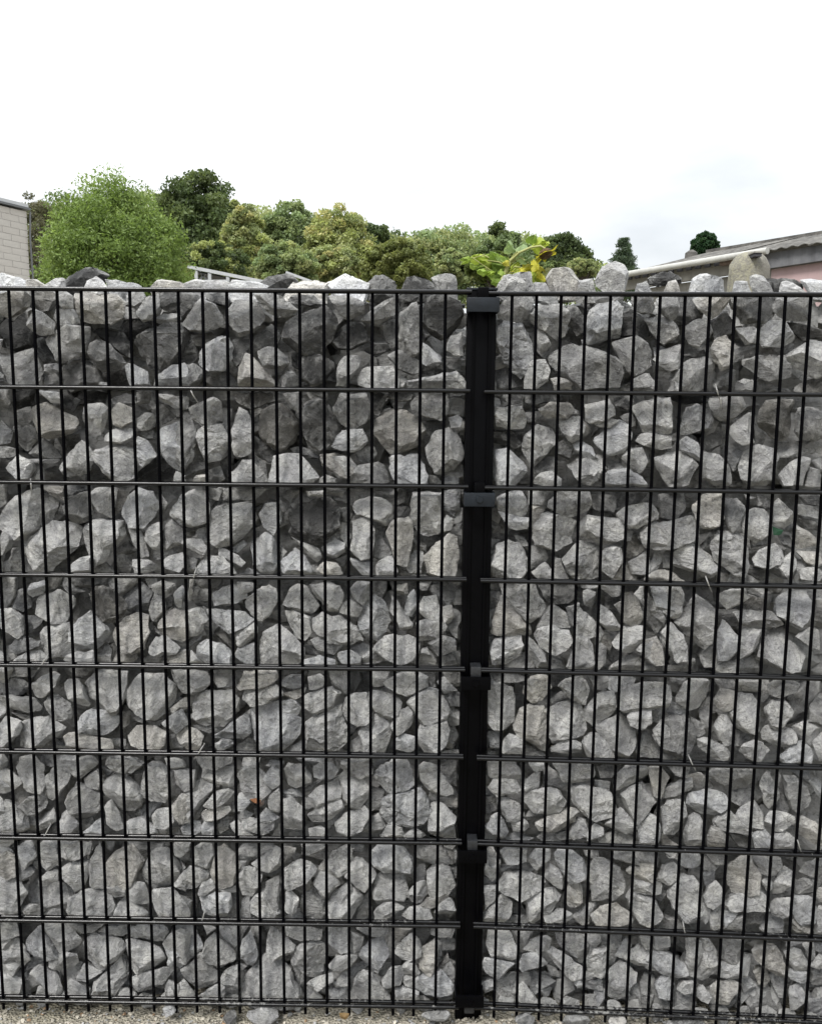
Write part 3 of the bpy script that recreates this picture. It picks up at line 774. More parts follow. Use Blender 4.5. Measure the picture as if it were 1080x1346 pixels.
3 1 1049 650 1076 650 1078 665 1058 661
3 0 1049 681 1071 685 1078 699 1062 694
6 0 1044 690 1062 699 1073 708 1073 716 1044 721 1040 708
4 1 1022 703 1040 705 1040 721 1029 716
5 1 1031 696 1040 685 1042 699
5 0 840 703 858 685 884 683 907 681 916 690 916 708 898 712 880 721 858 721 844 716
6 0 931 716 942 699 964 696 978 708 984 730 978 743 973 761 960 752 947 743 938 734
5 1 987 708 1009 703 1004 716 989 719
3 1 920 721 931 708 931 725
6 0 884 725 898 712 911 712 924 725 942 739 938 752 929 759 911 752 889 745 880 739
5 1 871 730 884 721 884 745 873 743
6 0 987 734 996 723 1018 714 1027 725 1029 734 1018 743 1004 748 991 743
3 1 984 743 1004 748 1009 756 1000 761 982 752
6 0 1022 743 1033 730 1042 721 1044 752 1036 763 1027 756
5 0 1044 730 1058 734 1058 761 1044 765
6 0 1044 723 1076 723 1080 739 1071 743 1058 739
6 0 1051 748 1071 745 1080 752 1076 763 1053 761
6 1 853 756 871 750 884 752 893 761 893 765 853 763
5 1 1009 752 1027 761 1027 765 1009 763
5 1 978 752 996 761 1000 765 978 765
6 1 964 752 978 756 973 765 951 765
4 1 942 752 960 756 956 765 942 765
6 0 853 770 893 770 898 783 893 810 884 814 878 805 862 801 858 783
6 1 844 779 853 801 867 823 871 828 862 832 849 819 840 801
5 0 902 792 916 779 929 788 940 796 938 814 933 836 924 850 916 852 907 841 893 828 884 819
6 0 944 779 956 774 978 774 982 785 969 796 956 801 944 790
6 1 969 774 996 770 1009 779 1013 788 996 783
3 1 982 783 1004 788 1000 801 973 801
5 0 964 805 978 801 1009 803 1018 814 1031 821 1027 825 1009 825 987 825 973 819
6 0 1018 788 1031 774 1067 774 1067 796 1060 814 1049 825 1036 819 1016 810
5 1 1071 788 1080 788 1089 819 1071 814
6 0 867 832 880 819 893 832 904 850 902 868 889 870 878 859
6 0 847 841 862 836 871 854 873 872 858 874 847 863
6 0 944 823 951 816 964 823 969 841 967 854 956 868 942 868 940 845
5 1 924 850 938 832 942 850 938 872 924 872 920 859
6 0 969 845 973 825 1000 828 996 845 982 863 971 868
6 0 996 850 1009 832 1031 828 1049 841 1060 859 1056 876 1040 883 1027 883 1009 872 993 863
5 0 1044 836 1062 823 1076 828 1076 854 1062 850
5 1 973 868 991 863 998 883 969 883
5 1 942 872 967 863 969 883 942 883
4 1 876 876 907 868 907 883 876 883
4 2 942 805 964 805 964 819 951 819
3 1 1013 770 1027 770 1022 779 1013 779
4 1 18 877 53 877 44 888 22 888
4 1 -4 894 22 892 36 901 31 912 9 914 -4 910
6 0 40 901 58 888 71 883 82 888 76 901 62 910 53 919 44 914
5 0 -4 914 18 914 44 917 58 930 53 941 36 937 13 932 -4 930
5 1 18 937 40 941 40 946 29 943
3 1 98 879 124 879 116 892 100 890
6 0 82 899 89 892 102 892 111 901 116 919 120 928 107 928 93 917
6 0 113 897 124 886 133 879 169 881 169 901 167 923 156 937 144 943 133 934 120 921
6 0 169 901 182 886 204 888 218 888 231 901 231 919 222 932 209 943 191 941 178 930 169 923
5 0 58 926 67 914 80 914 93 923 98 941 89 950 76 946 62 932
6 0 -4 937 13 937 29 946 27 963 13 977 -4 981
6 0 29 950 44 946 62 941 80 950 87 957 76 966 53 981 27 983 27 968
6 0 102 950 111 937 124 930 138 939 147 946 164 937 169 946 156 963 138 966 107 963
5 0 84 968 93 963 102 968 129 968 147 970 149 986 102 983 89 981
6 0 164 963 173 952 191 952 204 954 218 963 218 977 209 983 191 986 173 979 164 972
5 1 149 972 164 972 164 986 151 983
4 1 53 983 71 972 84 977 91 983
4 1 156 937 169 937 169 950 160 959
4 1 169 930 187 939 191 950 178 946
4 1 196 946 218 946 209 954
6 1 218 928 231 914 240 919 227 937
3 0 213 950 222 939 240 932 249 950 231 963
4 1 222 968 236 963 240 981 222 981
3 1 227 879 249 883 249 910 236 906
4 1 -4 994 22 992 22 1003 -4 1003
5 0 27 997 44 992 60 1008 60 1034 53 1043 40 1039 27 1021 22 1008
5 1 51 992 80 992 98 994 89 1006 62 1006
6 0 60 1017 67 1008 89 1008 93 1026 80 1043 71 1050 60 1043
5 0 91 1006 107 994 120 994 129 1003 120 1012 107 1021 93 1017
6 1 120 992 138 994 133 999
6 0 138 1003 151 994 182 997 187 1003 173 1014 151 1012
6 0 -4 1008 13 1010 27 1021 29 1028 18 1039 -4 1043
5 1 20 1041 31 1030 42 1041 31 1057 22 1057
3 0 24 1061 40 1046 58 1043 67 1057 53 1066 36 1070
6 0 111 1023 129 1010 136 1026 129 1039 111 1034
4 0 89 1048 102 1026 116 1034 133 1043 133 1061 120 1074 104 1077
6 0 136 1030 147 1019 162 1017 178 1026 187 1039 187 1057 178 1070 162 1070 151 1057 140 1043
6 0 187 1026 196 1003 213 1003 227 1017 227 1039 218 1054 200 1054 187 1046
6 0 209 994 240 997 244 1008 227 1010
6 0 227 1010 249 1012 249 1039 231 1030
5 1 136 1008 151 1012 142 1021
6 0 -4 1066 9 1050 22 1057 36 1074 40 1088 31 1092 -4 1092
5 1 40 1070 53 1074 49 1092 36 1092
6 0 49 1083 62 1066 71 1059 76 1077 62 1088 51 1092
6 0 76 1070 89 1059 98 1074 104 1083 98 1092 89 1099 80 1088
5 0 138 1061 147 1052 156 1066 160 1079 164 1088 156 1092 142 1083
6 0 109 1094 124 1083 133 1072 138 1088 138 1097 111 1097
3 1 107 1079 120 1074 124 1083 111 1088
6 0 169 1079 187 1077 204 1088 207 1094 169 1097
5 1 173 1074 191 1057 209 1057 200 1074 182 1077
6 0 198 1074 209 1063 222 1061 231 1079 222 1088 204 1088
6 0 227 1061 240 1043 249 1048 249 1079 236 1083
4 1 209 1092 231 1088 231 1097 209 1097
5 1 107 1110 120 1106 120 1119
5 0 224 881 273 881 278 897 269 906 256 912 238 908 229 897
5 1 280 881 309 881 309 899 291 901 282 894
6 0 311 901 322 883 340 881 362 881 367 890 353 901 336 901 320 906
4 0 371 892 384 886 398 888 398 901 384 906 371 901
6 0 402 890 420 886 427 892 424 903 407 906
5 1 433 881 458 883 458 910 451 912 438 899
5 0 313 908 336 903 362 901 369 912 353 923 331 926 320 919
6 0 371 910 389 906 402 903 398 914 384 919 371 914
6 0 400 914 420 906 436 901 447 910 438 928 429 932 416 937 400 930
6 0 253 932 260 912 278 906 304 906 313 919 313 932 304 950 287 957 264 952 251 943
5 1 260 954 287 957 304 952 282 963
5 0 224 932 238 919 253 914 251 928 229 941
3 1 233 941 251 934 249 950 229 959 224 950
6 0 231 963 240 954 256 957 269 968 264 981 258 986 247 986
5 0 282 966 300 954 309 946 327 937 331 954 331 966 318 970 300 970 287 970
4 1 311 946 327 932 331 937
6 0 329 930 353 926 367 919 380 937 398 946 393 963 384 977 367 988 342 988 333 959
6 0 369 921 389 919 396 930 391 941 376 939
6 0 402 950 411 941 429 937 433 930 449 926 456 950 456 972 451 986 420 988 402 986
5 0 282 979 291 972 304 972 309 979 300 983 287 986
5 1 313 981 327 970 338 972 340 988 313 988
5 1 384 981 398 972 398 988 380 988
5 0 260 994 304 994 304 1003 291 1010 269 1008
6 1 320 994 340 994 336 1006 322 1006
5 1 393 994 424 994 420 1003 398 1001
6 0 260 1008 282 1010 309 1006 309 1030 300 1037 282 1028 264 1021
6 0 229 1012 256 1012 256 1034 244 1041 233 1030
6 0 256 1034 262 1021 278 1028 280 1034 269 1052 256 1066 251 1079 242 1074 236 1054 247 1041
5 0 231 1057 238 1052 247 1074 251 1079 238 1083 231 1074
6 0 269 1057 282 1041 300 1037 309 1043 300 1052 282 1061 271 1059
6 0 264 1066 287 1061 300 1057 304 1066 291 1074 273 1077 264 1072
6 0 313 1017 322 1008 340 1008 349 1017 347 1026 358 1039 349 1048 336 1054 327 1048 318 1032
7 0 347 1023 358 1006 367 1012 369 1030 358 1037 349 1030
5 1 358 999 371 1003 369 1012 353 1006
6 0 373 1010 380 1001 398 1003 409 1017 409 1026 393 1034 380 1039 373 1026
4 0 411 1008 420 1003 436 1003 444 1012 438 1021 424 1023 413 1021
6 0 402 1046 416 1034 433 1026 447 1019 449 1039 447 1050 433 1057 420 1063 407 1057
6 0 311 1057 313 1043 324 1039 329 1054 320 1066 313 1063
5 1 300 1061 311 1054 313 1063 304 1066
R 0 338 1054 347 1052 347 1057 340 1061
5 0 353 1048 367 1037 371 1052 367 1066 356 1063
6 0 371 1052 384 1048 398 1061 400 1079 396 1097 371 1101 369 1074
5 1 367 1041 389 1039 393 1046 371 1050
4 1 398 1039 416 1026 424 1026 407 1039
5 0 342 1070 349 1061 362 1070 367 1074 353 1081 342 1079
5 1 311 1074 322 1066 331 1070 318 1079
5 0 318 1081 331 1074 344 1081 362 1081 358 1092 344 1097 327 1088
6 0 302 1083 313 1077 322 1088 336 1097 322 1099 307 1092
6 0 238 1088 251 1079 264 1079 264 1092 256 1099 242 1097
6 0 264 1079 282 1079 284 1097 269 1099
4 1 287 1081 300 1074 300 1086 291 1092
6 1 358 1101 367 1083 371 1101
6 0 404 1070 416 1063 433 1059 447 1052 451 1061 438 1074 420 1083 407 1083
5 0 404 1088 420 1086 429 1090 427 1099 407 1099
6 1 429 1079 442 1070 451 1057 451 1074 433 1088
5 2 336 1066 344 1070 344 1083 336 1074
5 1 398 1048 416 1057 407 1066 398 1066
6 0 504 899 518 888 531 881 544 881 549 906 536 914 522 910
5 0 487 883 513 881 513 890 504 901 491 903
5 0 549 883 562 890 562 901 551 906
6 0 482 914 487 906 509 908 518 910 529 923 522 941 513 946 500 941 487 928
6 0 449 932 453 919 469 910 480 910 487 928 491 941 482 950 469 952 456 946
6 0 536 923 544 910 558 903 576 906 584 919 591 932 584 946 571 954 553 950 544 937
5 1 576 897 584 892 598 906 584 910
4 1 584 912 598 906 600 926 591 928
4 1 582 881 600 881 600 897 589 897
5 0 522 937 536 926 544 941 540 954 522 966 513 954
6 0 473 959 487 946 491 937 509 946 516 959 513 972 504 988 478 988 476 972
6 0 549 954 562 954 576 954 587 946 591 959 589 972 576 986 558 988 549 977
6 0 518 972 531 963 544 968 549 981 544 988 520 990
5 1 456 981 473 961 478 986 458 986
4 1 440 954 456 950 473 954 460 972
3 1 558 888 571 888 571 901 562 901
5 0 449 999 460 997 487 997 487 1017 473 1021 460 1017 449 1008
5 1 491 997 513 997 496 1012
6 0 444 1017 449 1008 460 1019 478 1021 487 1039 482 1052 473 1063 458 1061 451 1048 447 1030
5 0 489 1021 504 1006 518 997 536 999 544 1012 549 1030 531 1039 513 1041 496 1030
6 0 549 1008 558 999 571 1003 578 1012 589 1026 598 1039 596 1048 584 1046 567 1039 553 1026
4 1 580 1008 598 994 598 1030 584 1021
6 0 498 1063 504 1048 513 1041 536 1039 553 1034 562 1052 562 1070 553 1083 536 1081 518 1086 504 1079
6 1 576 1048 598 1048 598 1061 584 1059
5 1 487 1034 504 1039 500 1057 487 1063 478 1059
6 0 560 1081 562 1061 571 1054 584 1057 598 1074 596 1092 584 1101 571 1099 562 1092
6 0 442 1083 451 1070 464 1063 478 1061 487 1070 482 1083 473 1092 460 1097 444 1092
5 1 482 1079 496 1070 504 1083 496 1094 473 1092
5 0 500 1099 509 1086 527 1088 531 1101 500 1101
5 0 531 1097 544 1086 558 1097 562 1101 533 1101
5 1 567 1039 576 1048 576 1054 562 1057
6 0 639 914 643 901 661 897 674 901 679 919 677 932 674 946 661 961 648 959 639 946
4 1 643 883 692 886 683 894 657 894
6 0 686 906 697 890 714 886 728 892 732 906 723 914 710 921 697 923 690 914
6 0 734 901 746 890 763 888 772 897 777 914 768 926 754 921 741 910
3 1 774 888 799 888 794 906 781 906
5 1 799 888 826 888 843 892 830 906 812 910 799 903
6 0 817 910 830 901 848 897 870 897 879 901 879 928 861 928 843 932 821 934 812 928
6 0 766 932 781 914 794 906 808 912 808 937 794 946 781 954 770 946
5 0 672 954 683 932 697 926 714 928 719 950 719 977 714 986 701 979 683 968
6 0 708 937 723 928 746 919 763 926 768 941 772 954 763 966 746 972 728 974 714 959
3 1 723 919 737 910 746 919 728 928
5 0 781 954 794 946 812 937 826 941 830 952 839 959 837 977 826 994 808 988 790 972
6 0 823 939 834 934 854 932 854 950 839 957 826 950
5 1 857 932 870 928 870 946 857 946
5 0 857 959 870 948 879 959 879 977 866 979
5 0 763 972 781 961 794 972 808 986 812 994 772 997 768 986
5 0 719 981 741 972 761 977 763 990 741 988 723 988
6 0 661 972 670 963 686 970 688 990 661 990
5 1 639 963 657 959 657 981 641 981
5 1 688 977 706 986 714 992 690 992
6 1 834 986 848 963 857 968 870 986 870 994 839 994
6 0 641 999 674 999 683 1012 683 1023 666 1023 643 1021
6 0 692 1001 714 999 714 1012 701 1014
6 0 688 1026 697 1017 710 1014 708 1034 697 1043 690 1037
4 1 719 1003 732 1026 746 1030 732 1034 714 1030
5 0 728 1003 777 1003 781 1017 768 1026 750 1030 737 1026
4 1 786 1008 808 1003 803 1021 790 1021
6 0 808 1017 826 1003 848 1003 852 1017 834 1026 817 1037 806 1039
4 1 854 1003 870 1003 870 1043 859 1048
6 0 641 1034 648 1023 674 1023 683 1039 674 1043 652 1046
5 0 652 1048 670 1048 683 1057 690 1070 679 1079 666 1077 657 1061
4 1 639 1048 652 1048 652 1061 639 1066
6 0 681 1052 697 1039 719 1034 737 1037 743 1052 737 1063 719 1070 697 1066
4 1 690 1074 697 1066 714 1066 710 1074 697 1077
6 0 750 1034 763 1030 786 1034 803 1043 812 1061 799 1074 781 1079 763 1066 752 1052
6 1 781 1026 799 1028 799 1037 786 1034
6 0 814 1043 830 1032 843 1028 852 1039 859 1052 852 1066 839 1079 830 1079 821 1061
6 0 703 1081 723 1070 750 1061 759 1066 754 1079 741 1088 723 1094 710 1090
5 0 639 1086 648 1070 654 1068 666 1081 670 1092 661 1101 648 1099
5 0 670 1079 688 1077 697 1088 694 1092 674 1092
6 0 750 1088 759 1074 768 1077 772 1088 768 1099 754 1103 748 1097
6 0 772 1092 781 1081 794 1090 786 1101 772 1106
6 0 808 1066 817 1061 830 1079 837 1088 821 1097 808 1088 794 1083
6 0 837 1083 848 1068 861 1074 866 1088 861 1110 839 1110
5 1 701 1103 719 1094 737 1101 732 1106 706 1106
5 1 668 1101 679 1094 697 1101 692 1103
5 1 790 1101 808 1092 830 1101 830 1108 794 1108
4 1 768 1074 790 1079 794 1083 781 1083
6 1 821 1106 830 1099 839 1106
5 1 732 1097 746 1092 750 1101 737 1103
4 1 880 890 898 890 893 899 884 897
6 0 887 914 898 897 911 892 933 894 933 923 924 932 916 939 900 932 889 923
6 1 873 932 880 923 893 928 900 937 880 939
5 1 858 932 871 932 869 946 858 946
5 0 938 919 942 908 956 903 964 908 962 928 951 934 942 930
3 1 940 892 962 890 962 903 947 903
5 0 967 892 996 892 998 910 982 906 969 908
5 0 1009 903 1018 894 1036 894 1049 899 1040 910 1027 917 1011 912
5 1 998 892 1009 894 1009 914 1000 923
4 1 1031 910 1058 894 1076 897 1058 923 1058 941 1036 950
4 0 1062 937 1071 914 1080 903 1089 906 1089 954 1076 952 1062 946
6 0 953 928 960 914 973 910 987 912 996 926 996 950 989 963 973 959 964 950 956 941
6 0 1004 932 1013 919 1031 919 1040 932 1031 950 1022 959 1011 954
3 0 856 963 862 950 880 941 902 941 911 954 913 968 909 986 902 997 889 994 876 988 862 977
4 1 907 943 924 954 924 963 916 966 911 954
4 1 920 937 933 928 933 950 924 954
6 0 936 954 947 937 956 937 960 954 964 963 960 977 951 979 942 968
5 1 964 959 982 963 984 972 973 979 962 979
6 0 913 972 924 968 938 972 956 981 960 990 956 999 938 999 929 990 916 981
6 0 969 990 978 977 991 972 1004 977 1018 990 1004 999 978 1001
5 0 996 963 1004 954 1022 950 1036 954 1047 966 1040 977 1022 981 1009 977 1000 972
6 0 1040 954 1058 946 1071 950 1084 959 1076 972 1062 979 1049 968
6 0 1024 994 1040 977 1053 972 1067 990 1062 1003 1027 1003
6 0 1067 977 1080 963 1089 968 1089 1003 1076 999
4 1 871 990 884 994 889 999 871 999
5 0 851 1008 867 1008 880 1021 871 1034 867 1048 858 1043
4 1 876 1008 907 1008 902 1021 889 1017
5 0 869 1039 884 1030 907 1023 909 1032 898 1041 884 1050 871 1050
3 1 902 1021 920 1017 933 1030 920 1037 907 1034
5 0 931 1017 938 1008 987 1008 989 1034 973 1039 956 1039
5 1 960 1041 989 1037 987 1050 969 1057 960 1052
6 0 996 1026 1004 1008 1018 1010 1027 1034 1022 1057 1011 1066 1000 1048
5 1 1022 1012 1029 1017 1036 1048 1031 1066 1022 1061
6 0 900 1052 907 1041 929 1037 947 1039 956 1048 951 1063 938 1072 924 1070 902 1061
5 0 1029 1021 1044 1021 1058 1034 1064 1052 1058 1066 1049 1070 1040 1061 1031 1043
5 1 1031 1008 1062 1012 1062 1030 1049 1021
6 0 1062 1026 1071 1021 1089 1034 1089 1066 1076 1048
6 0 869 1061 880 1050 898 1052 898 1066 902 1083 893 1106 884 1108 871 1092
6 0 840 1079 853 1070 862 1074 867 1088 862 1108 849 1110 840 1101
5 0 902 1074 911 1068 922 1074 924 1092 920 1110 900 1112 898 1092
6 0 962 1079 973 1061 991 1052 1002 1070 1002 1088 987 1088 969 1086
6 0 936 1079 956 1061 960 1079 978 1088 987 1092 984 1099 964 1094 942 1088
6 0 1004 1079 1013 1066 1027 1066 1044 1074 1044 1081 1031 1090 1018 1092
6 0 1044 1092 1053 1072 1071 1079 1080 1088 1089 1101 1076 1114 1058 1106
4 0 927 1101 933 1086 947 1090 956 1101 953 1114 929 1114
3 1 958 1094 982 1101 982 1114 969 1110
6 0 987 1097 1004 1086 1013 1097 1013 1112 991 1114
6 0 1016 1097 1031 1092 1044 1101 1044 1114 1016 1114
4 1 862 1066 869 1057 869 1074
5 1 871 1097 889 1110 893 1114 871 1114
4 1 -4 1103 20 1105 20 1114 0 1116
5 0 -4 1123 11 1118 22 1125 22 1149 9 1154 -4 1145
6 0 22 1114 36 1105 44 1114 47 1125 36 1140 27 1145 22 1136
4 0 13 1149 24 1140 40 1140 44 1147 31 1156 22 1154
6 0 -4 1154 20 1154 27 1160 36 1172 31 1185 22 1200 9 1198 -4 1189
6 0 53 1109 58 1105 76 1107 80 1118 84 1129 76 1136 64 1143 56 1138
6 0 80 1105 111 1105 122 1109 120 1120 111 1125 100 1129 84 1123
4 1 44 1132 51 1132 53 1140 44 1140
6 0 53 1154 62 1145 71 1140 80 1149 76 1158 60 1165 53 1163
6 0 82 1140 98 1132 116 1129 118 1145 111 1163 100 1172 89 1158 82 1152
6 1 38 1163 47 1152 58 1165 80 1158 98 1176 98 1194 84 1198 58 1192 40 1180
5 0 120 1132 127 1112 133 1112 138 1140 136 1167 129 1169 120 1163
5 0 93 1180 107 1169 120 1167 138 1172 147 1180 151 1189 147 1205 98 1205 91 1194
6 0 138 1136 151 1118 169 1107 182 1114 191 1129 182 1145 178 1156 164 1165 151 1163 140 1154
5 1 138 1105 151 1105 147 1116 142 1114
4 0 142 1165 156 1163 167 1169 164 1176 151 1178 142 1172
6 0 187 1145 196 1123 207 1114 220 1112 229 1123 240 1140 236 1158 222 1165 204 1172 196 1163
4 1 173 1105 213 1105 209 1114 187 1114
6 0 151 1196 156 1185 164 1174 173 1185 193 1198 191 1205 151 1205
5 0 169 1167 178 1158 191 1160 200 1180 200 1194 178 1185 169 1180
6 0 196 1172 213 1167 231 1167 231 1185 229 1207 209 1205 196 1189
6 0 227 1163 240 1145 249 1158 244 1172
6 1 229 1176 249 1185 249 1207 229 1207
5 0 29 1194 40 1187 56 1189 62 1200 53 1205 31 1205
5 1 62 1200 71 1194 80 1196 82 1205 62 1205
5 1 98 1129 113 1127 116 1149 116 1167 107 1167
4 1 231 1105 249 1109 249 1127 231 1123
5 0 -4 1212 22 1212 27 1229 13 1234 0 1234
6 0 2 1243 11 1234 27 1232 31 1247 40 1260 33 1274 22 1274 7 1269
5 0 33 1243 40 1223 53 1212 58 1229 76 1243 82 1252 62 1258 44 1254 36 1249
6 0 58 1212 89 1212 102 1229 107 1236 102 1252 84 1252 67 1238 58 1225
6 0 60 1260 71 1254 82 1249 102 1254 109 1267 98 1283 84 1285 71 1278 64 1269
6 0 104 1252 111 1234 124 1223 138 1229 156 1234 167 1243 160 1254 147 1269 133 1278 120 1269 111 1265
6 0 102 1285 111 1267 124 1274 133 1278 116 1287
6 0 40 1283 47 1269 58 1272 71 1278 82 1292 84 1300 71 1312 38 1312
5 0 84 1296 93 1285 107 1292 118 1300 118 1312 84 1312
4 1 9 1278 36 1276 38 1292 22 1294 11 1287
5 1 4 1305 18 1296 36 1300 36 1312 4 1312
3 0 93 1214 138 1214 124 1223 107 1225
5 0 136 1225 142 1214 169 1214 173 1225 160 1229 144 1227
5 0 173 1220 187 1214 209 1214 220 1225 211 1238 191 1234 173 1229
6 0 167 1234 173 1232 196 1238 211 1243 220 1260 209 1269 191 1278 178 1278 171 1265
6 0 211 1243 222 1229 236 1220 249 1225 249 1260 240 1269 227 1265
6 0 120 1307 129 1287 147 1274 164 1247 173 1274 169 1285 156 1296 147 1312 122 1312
5 1 156 1300 169 1287 178 1296 182 1312 156 1312
5 0 173 1287 187 1278 209 1274 231 1269 236 1278 222 1289 200 1298 182 1300
5 0 218 1296 222 1289 236 1296 236 1312 218 1312
5 1 0 1278 11 1278 9 1296 0 1303
4 2 182 1300 213 1296 213 1312 187 1312
4 1 38 1260 58 1258 58 1269 40 1274
5 0 229 1107 251 1107 249 1118 240 1125 231 1123
4 1 249 1114 256 1114 256 1132 242 1123
5 0 256 1114 264 1107 278 1109 282 1123 276 1138 264 1140 256 1138
6 0 276 1138 284 1123 284 1114 296 1109 304 1118 309 1127 318 1136 311 1156 296 1167 287 1165 280 1154
5 1 313 1109 340 1107 353 1109 358 1114 344 1125 322 1132 313 1129
5 0 313 1132 324 1132 322 1145 316 1152
6 0 333 1134 344 1125 362 1112 371 1118 371 1136 362 1143 344 1143
5 0 371 1112 387 1112 391 1118 380 1129 371 1136
4 1 340 1145 367 1143 360 1149 349 1149
6 0 229 1163 242 1145 251 1138 273 1143 276 1149 264 1163 253 1169 238 1167
6 1 220 1123 229 1123 242 1140 233 1158 220 1165
6 0 313 1156 322 1140 336 1140 344 1154 340 1167 329 1180 320 1178 313 1169
6 0 260 1172 264 1160 278 1154 284 1167 269 1176 260 1176
6 0 260 1180 282 1174 302 1176 304 1189 298 1203 282 1203 269 1198
5 0 284 1165 309 1165 309 1172 291 1174
6 0 371 1145 384 1134 398 1127 411 1132 418 1140 407 1154 389 1163 380 1167 371 1160
5 0 389 1109 429 1109 420 1118 407 1125 398 1118
6 0 431 1132 438 1118 456 1109 464 1118 464 1140 451 1149 440 1152 431 1145
5 0 418 1140 429 1127 431 1145 427 1147
5 0 411 1158 420 1145 431 1145 442 1154 447 1163 436 1172 427 1180 420 1172
4 0 344 1172 349 1158 367 1149 369 1172 367 1194 353 1176
6 0 329 1185 338 1174 347 1172 358 1185 369 1198 362 1207 340 1203 331 1198
6 0 373 1176 376 1165 387 1172 393 1180 389 1198 382 1203 373 1198
4 1 389 1165 407 1158 411 1163 398 1172
6 1 398 1176 411 1167 424 1180 429 1198 424 1207 407 1207 398 1194
5 0 429 1189 438 1172 449 1163 460 1158 469 1185 464 1207 433 1207
6 0 229 1167 240 1180 249 1194 251 1205 229 1205
6 1 216 1167 229 1167 229 1205 216 1205
3 2 238 1172 256 1176 256 1189 244 1185
5 1 316 1185 327 1180 331 1203 318 1207
4 1 304 1176 313 1176 313 1203 304 1203
5 1 376 1205 389 1198 402 1207 380 1209
6 0 220 1229 229 1216 260 1216 269 1229 267 1243 253 1256 238 1269 224 1260
5 0 264 1252 273 1234 282 1225 296 1238 304 1245 311 1256 300 1267 287 1274 273 1265
5 1 287 1216 313 1216 316 1234 309 1243 296 1234
5 1 269 1216 282 1220 273 1227
4 1 318 1216 327 1216 318 1234
6 0 316 1260 318 1243 327 1220 336 1238 340 1256 329 1269
5 1 327 1216 342 1216 340 1243 331 1229
6 0 344 1220 371 1218 380 1229 389 1240 384 1252 367 1263 353 1256 347 1238
5 0 376 1216 402 1216 424 1220 420 1234 407 1234 393 1236 380 1229
6 0 389 1247 398 1238 416 1234 429 1240 433 1256 424 1283 407 1283 393 1274 384 1265
5 0 429 1216 460 1216 460 1247 444 1252 433 1240
5 1 387 1269 398 1278 398 1300 389 1292
3 0 238 1274 256 1258 264 1252 273 1269 287 1276 291 1289 273 1296 260 1298 247 1289
6 0 231 1296 242 1287 251 1300 256 1307 242 1316 233 1312
5 0 289 1287 296 1274 311 1265 313 1274 313 1296 300 1296
5 1 313 1265 324 1269 316 1278
5 0 318 1283 331 1269 349 1254 367 1260 380 1267 389 1292 402 1305 398 1314 318 1314 316 1296
6 0 404 1292 416 1283 429 1278 440 1276 436 1292 424 1300 411 1300
5 0 438 1292 451 1278 460 1278 460 1296 442 1296
5 0 431 1300 447 1296 460 1300 460 1314 433 1314
5 0 436 1274 442 1256 460 1252 460 1276
5 0 258 1309 273 1300 287 1292 296 1298 293 1312 260 1314
4 1 296 1300 313 1298 313 1312 296 1312
5 1 220 1274 233 1274 229 1287 220 1287
4 1 402 1300 420 1300 411 1312 402 1309
5 0 220 1292 229 1300 229 1312 220 1312
4 1 313 1300 327 1309 327 1314 313 1314
4 1 458 1109 476 1109 473 1118 460 1118
6 0 451 1149 460 1132 473 1125 487 1140 496 1143 496 1149 487 1154 482 1169 473 1169 464 1158
6 0 478 1118 487 1109 513 1109 531 1112 542 1127 540 1145 527 1149 513 1147 496 1140 482 1127
5 1 547 1118 553 1109 576 1109 589 1123 589 1136 571 1136 553 1129
6 0 560 1145 567 1138 580 1136 591 1140 598 1165 589 1174 576 1180 567 1178 560 1167
5 0 493 1154 500 1145 513 1149 531 1149 542 1140 542 1158 536 1172 527 1183 513 1185 496 1185 491 1176
6 0 429 1189 442 1172 453 1158 464 1169 478 1180 469 1198 460 1207 438 1207
5 1 469 1207 478 1180 489 1172 489 1207
5 0 531 1180 544 1163 558 1158 562 1176 553 1185 540 1187
4 0 553 1189 562 1180 576 1180 589 1174 589 1185 576 1192
6 0 491 1198 500 1189 518 1185 531 1194 518 1203 504 1209 493 1209
6 0 522 1207 536 1194 549 1192 562 1189 567 1207 553 1209
6 0 571 1198 576 1189 589 1180 598 1189 598 1207 589 1209 571 1207
4 1 567 1196 571 1194 576 1207 567 1207
4 1 547 1145 558 1140 558 1158 547 1163
4 1 589 1112 598 1118 598 1132 591 1132
5 0 431 1229 438 1220 460 1220 460 1238 456 1247 444 1252 433 1243
5 0 460 1225 478 1234 473 1247 460 1252
4 0 464 1220 509 1218 509 1229 487 1229 473 1225
6 0 471 1254 482 1238 500 1229 511 1223 513 1243 513 1256 500 1274 491 1278 482 1269
6 0 518 1252 522 1240 540 1227 553 1238 553 1256 540 1263 527 1260
4 1 518 1220 540 1220 527 1234 518 1234
6 0 551 1260 556 1243 567 1236 573 1238 576 1256 569 1278 558 1278 551 1269
5 1 573 1238 582 1245 576 1265 573 1265
5 1 562 1220 593 1220 589 1229 567 1229
6 0 529 1269 536 1263 544 1265 553 1278 544 1285 531 1278
5 0 502 1287 513 1272 527 1269 531 1283 524 1296 513 1298 504 1294
5 0 460 1305 469 1283 478 1276 491 1278 504 1292 513 1307 509 1314 464 1314
6 0 542 1296 549 1283 567 1278 580 1274 589 1287 598 1296 589 1305 571 1307 553 1303
5 0 531 1283 544 1285 542 1298 533 1296
6 0 518 1300 531 1296 549 1303 551 1314 531 1316 518 1312
6 1 584 1274 591 1265 596 1274 596 1287 589 1287
4 1 576 1269 587 1256 589 1265 580 1278
4 2 553 1305 571 1309 571 1316 553 1316
4 1 573 1307 593 1305 593 1312 580 1314
6 0 433 1269 442 1256 460 1254 469 1260 460 1274 442 1274
5 1 460 1274 478 1263 482 1269 464 1287 442 1292 447 1283
4 2 580 1225 598 1229 598 1256 584 1252
6 1 429 1305 442 1294 460 1300 456 1314 431 1314
6 0 636 1145 638 1114 651 1112 656 1123 653 1149 647 1156
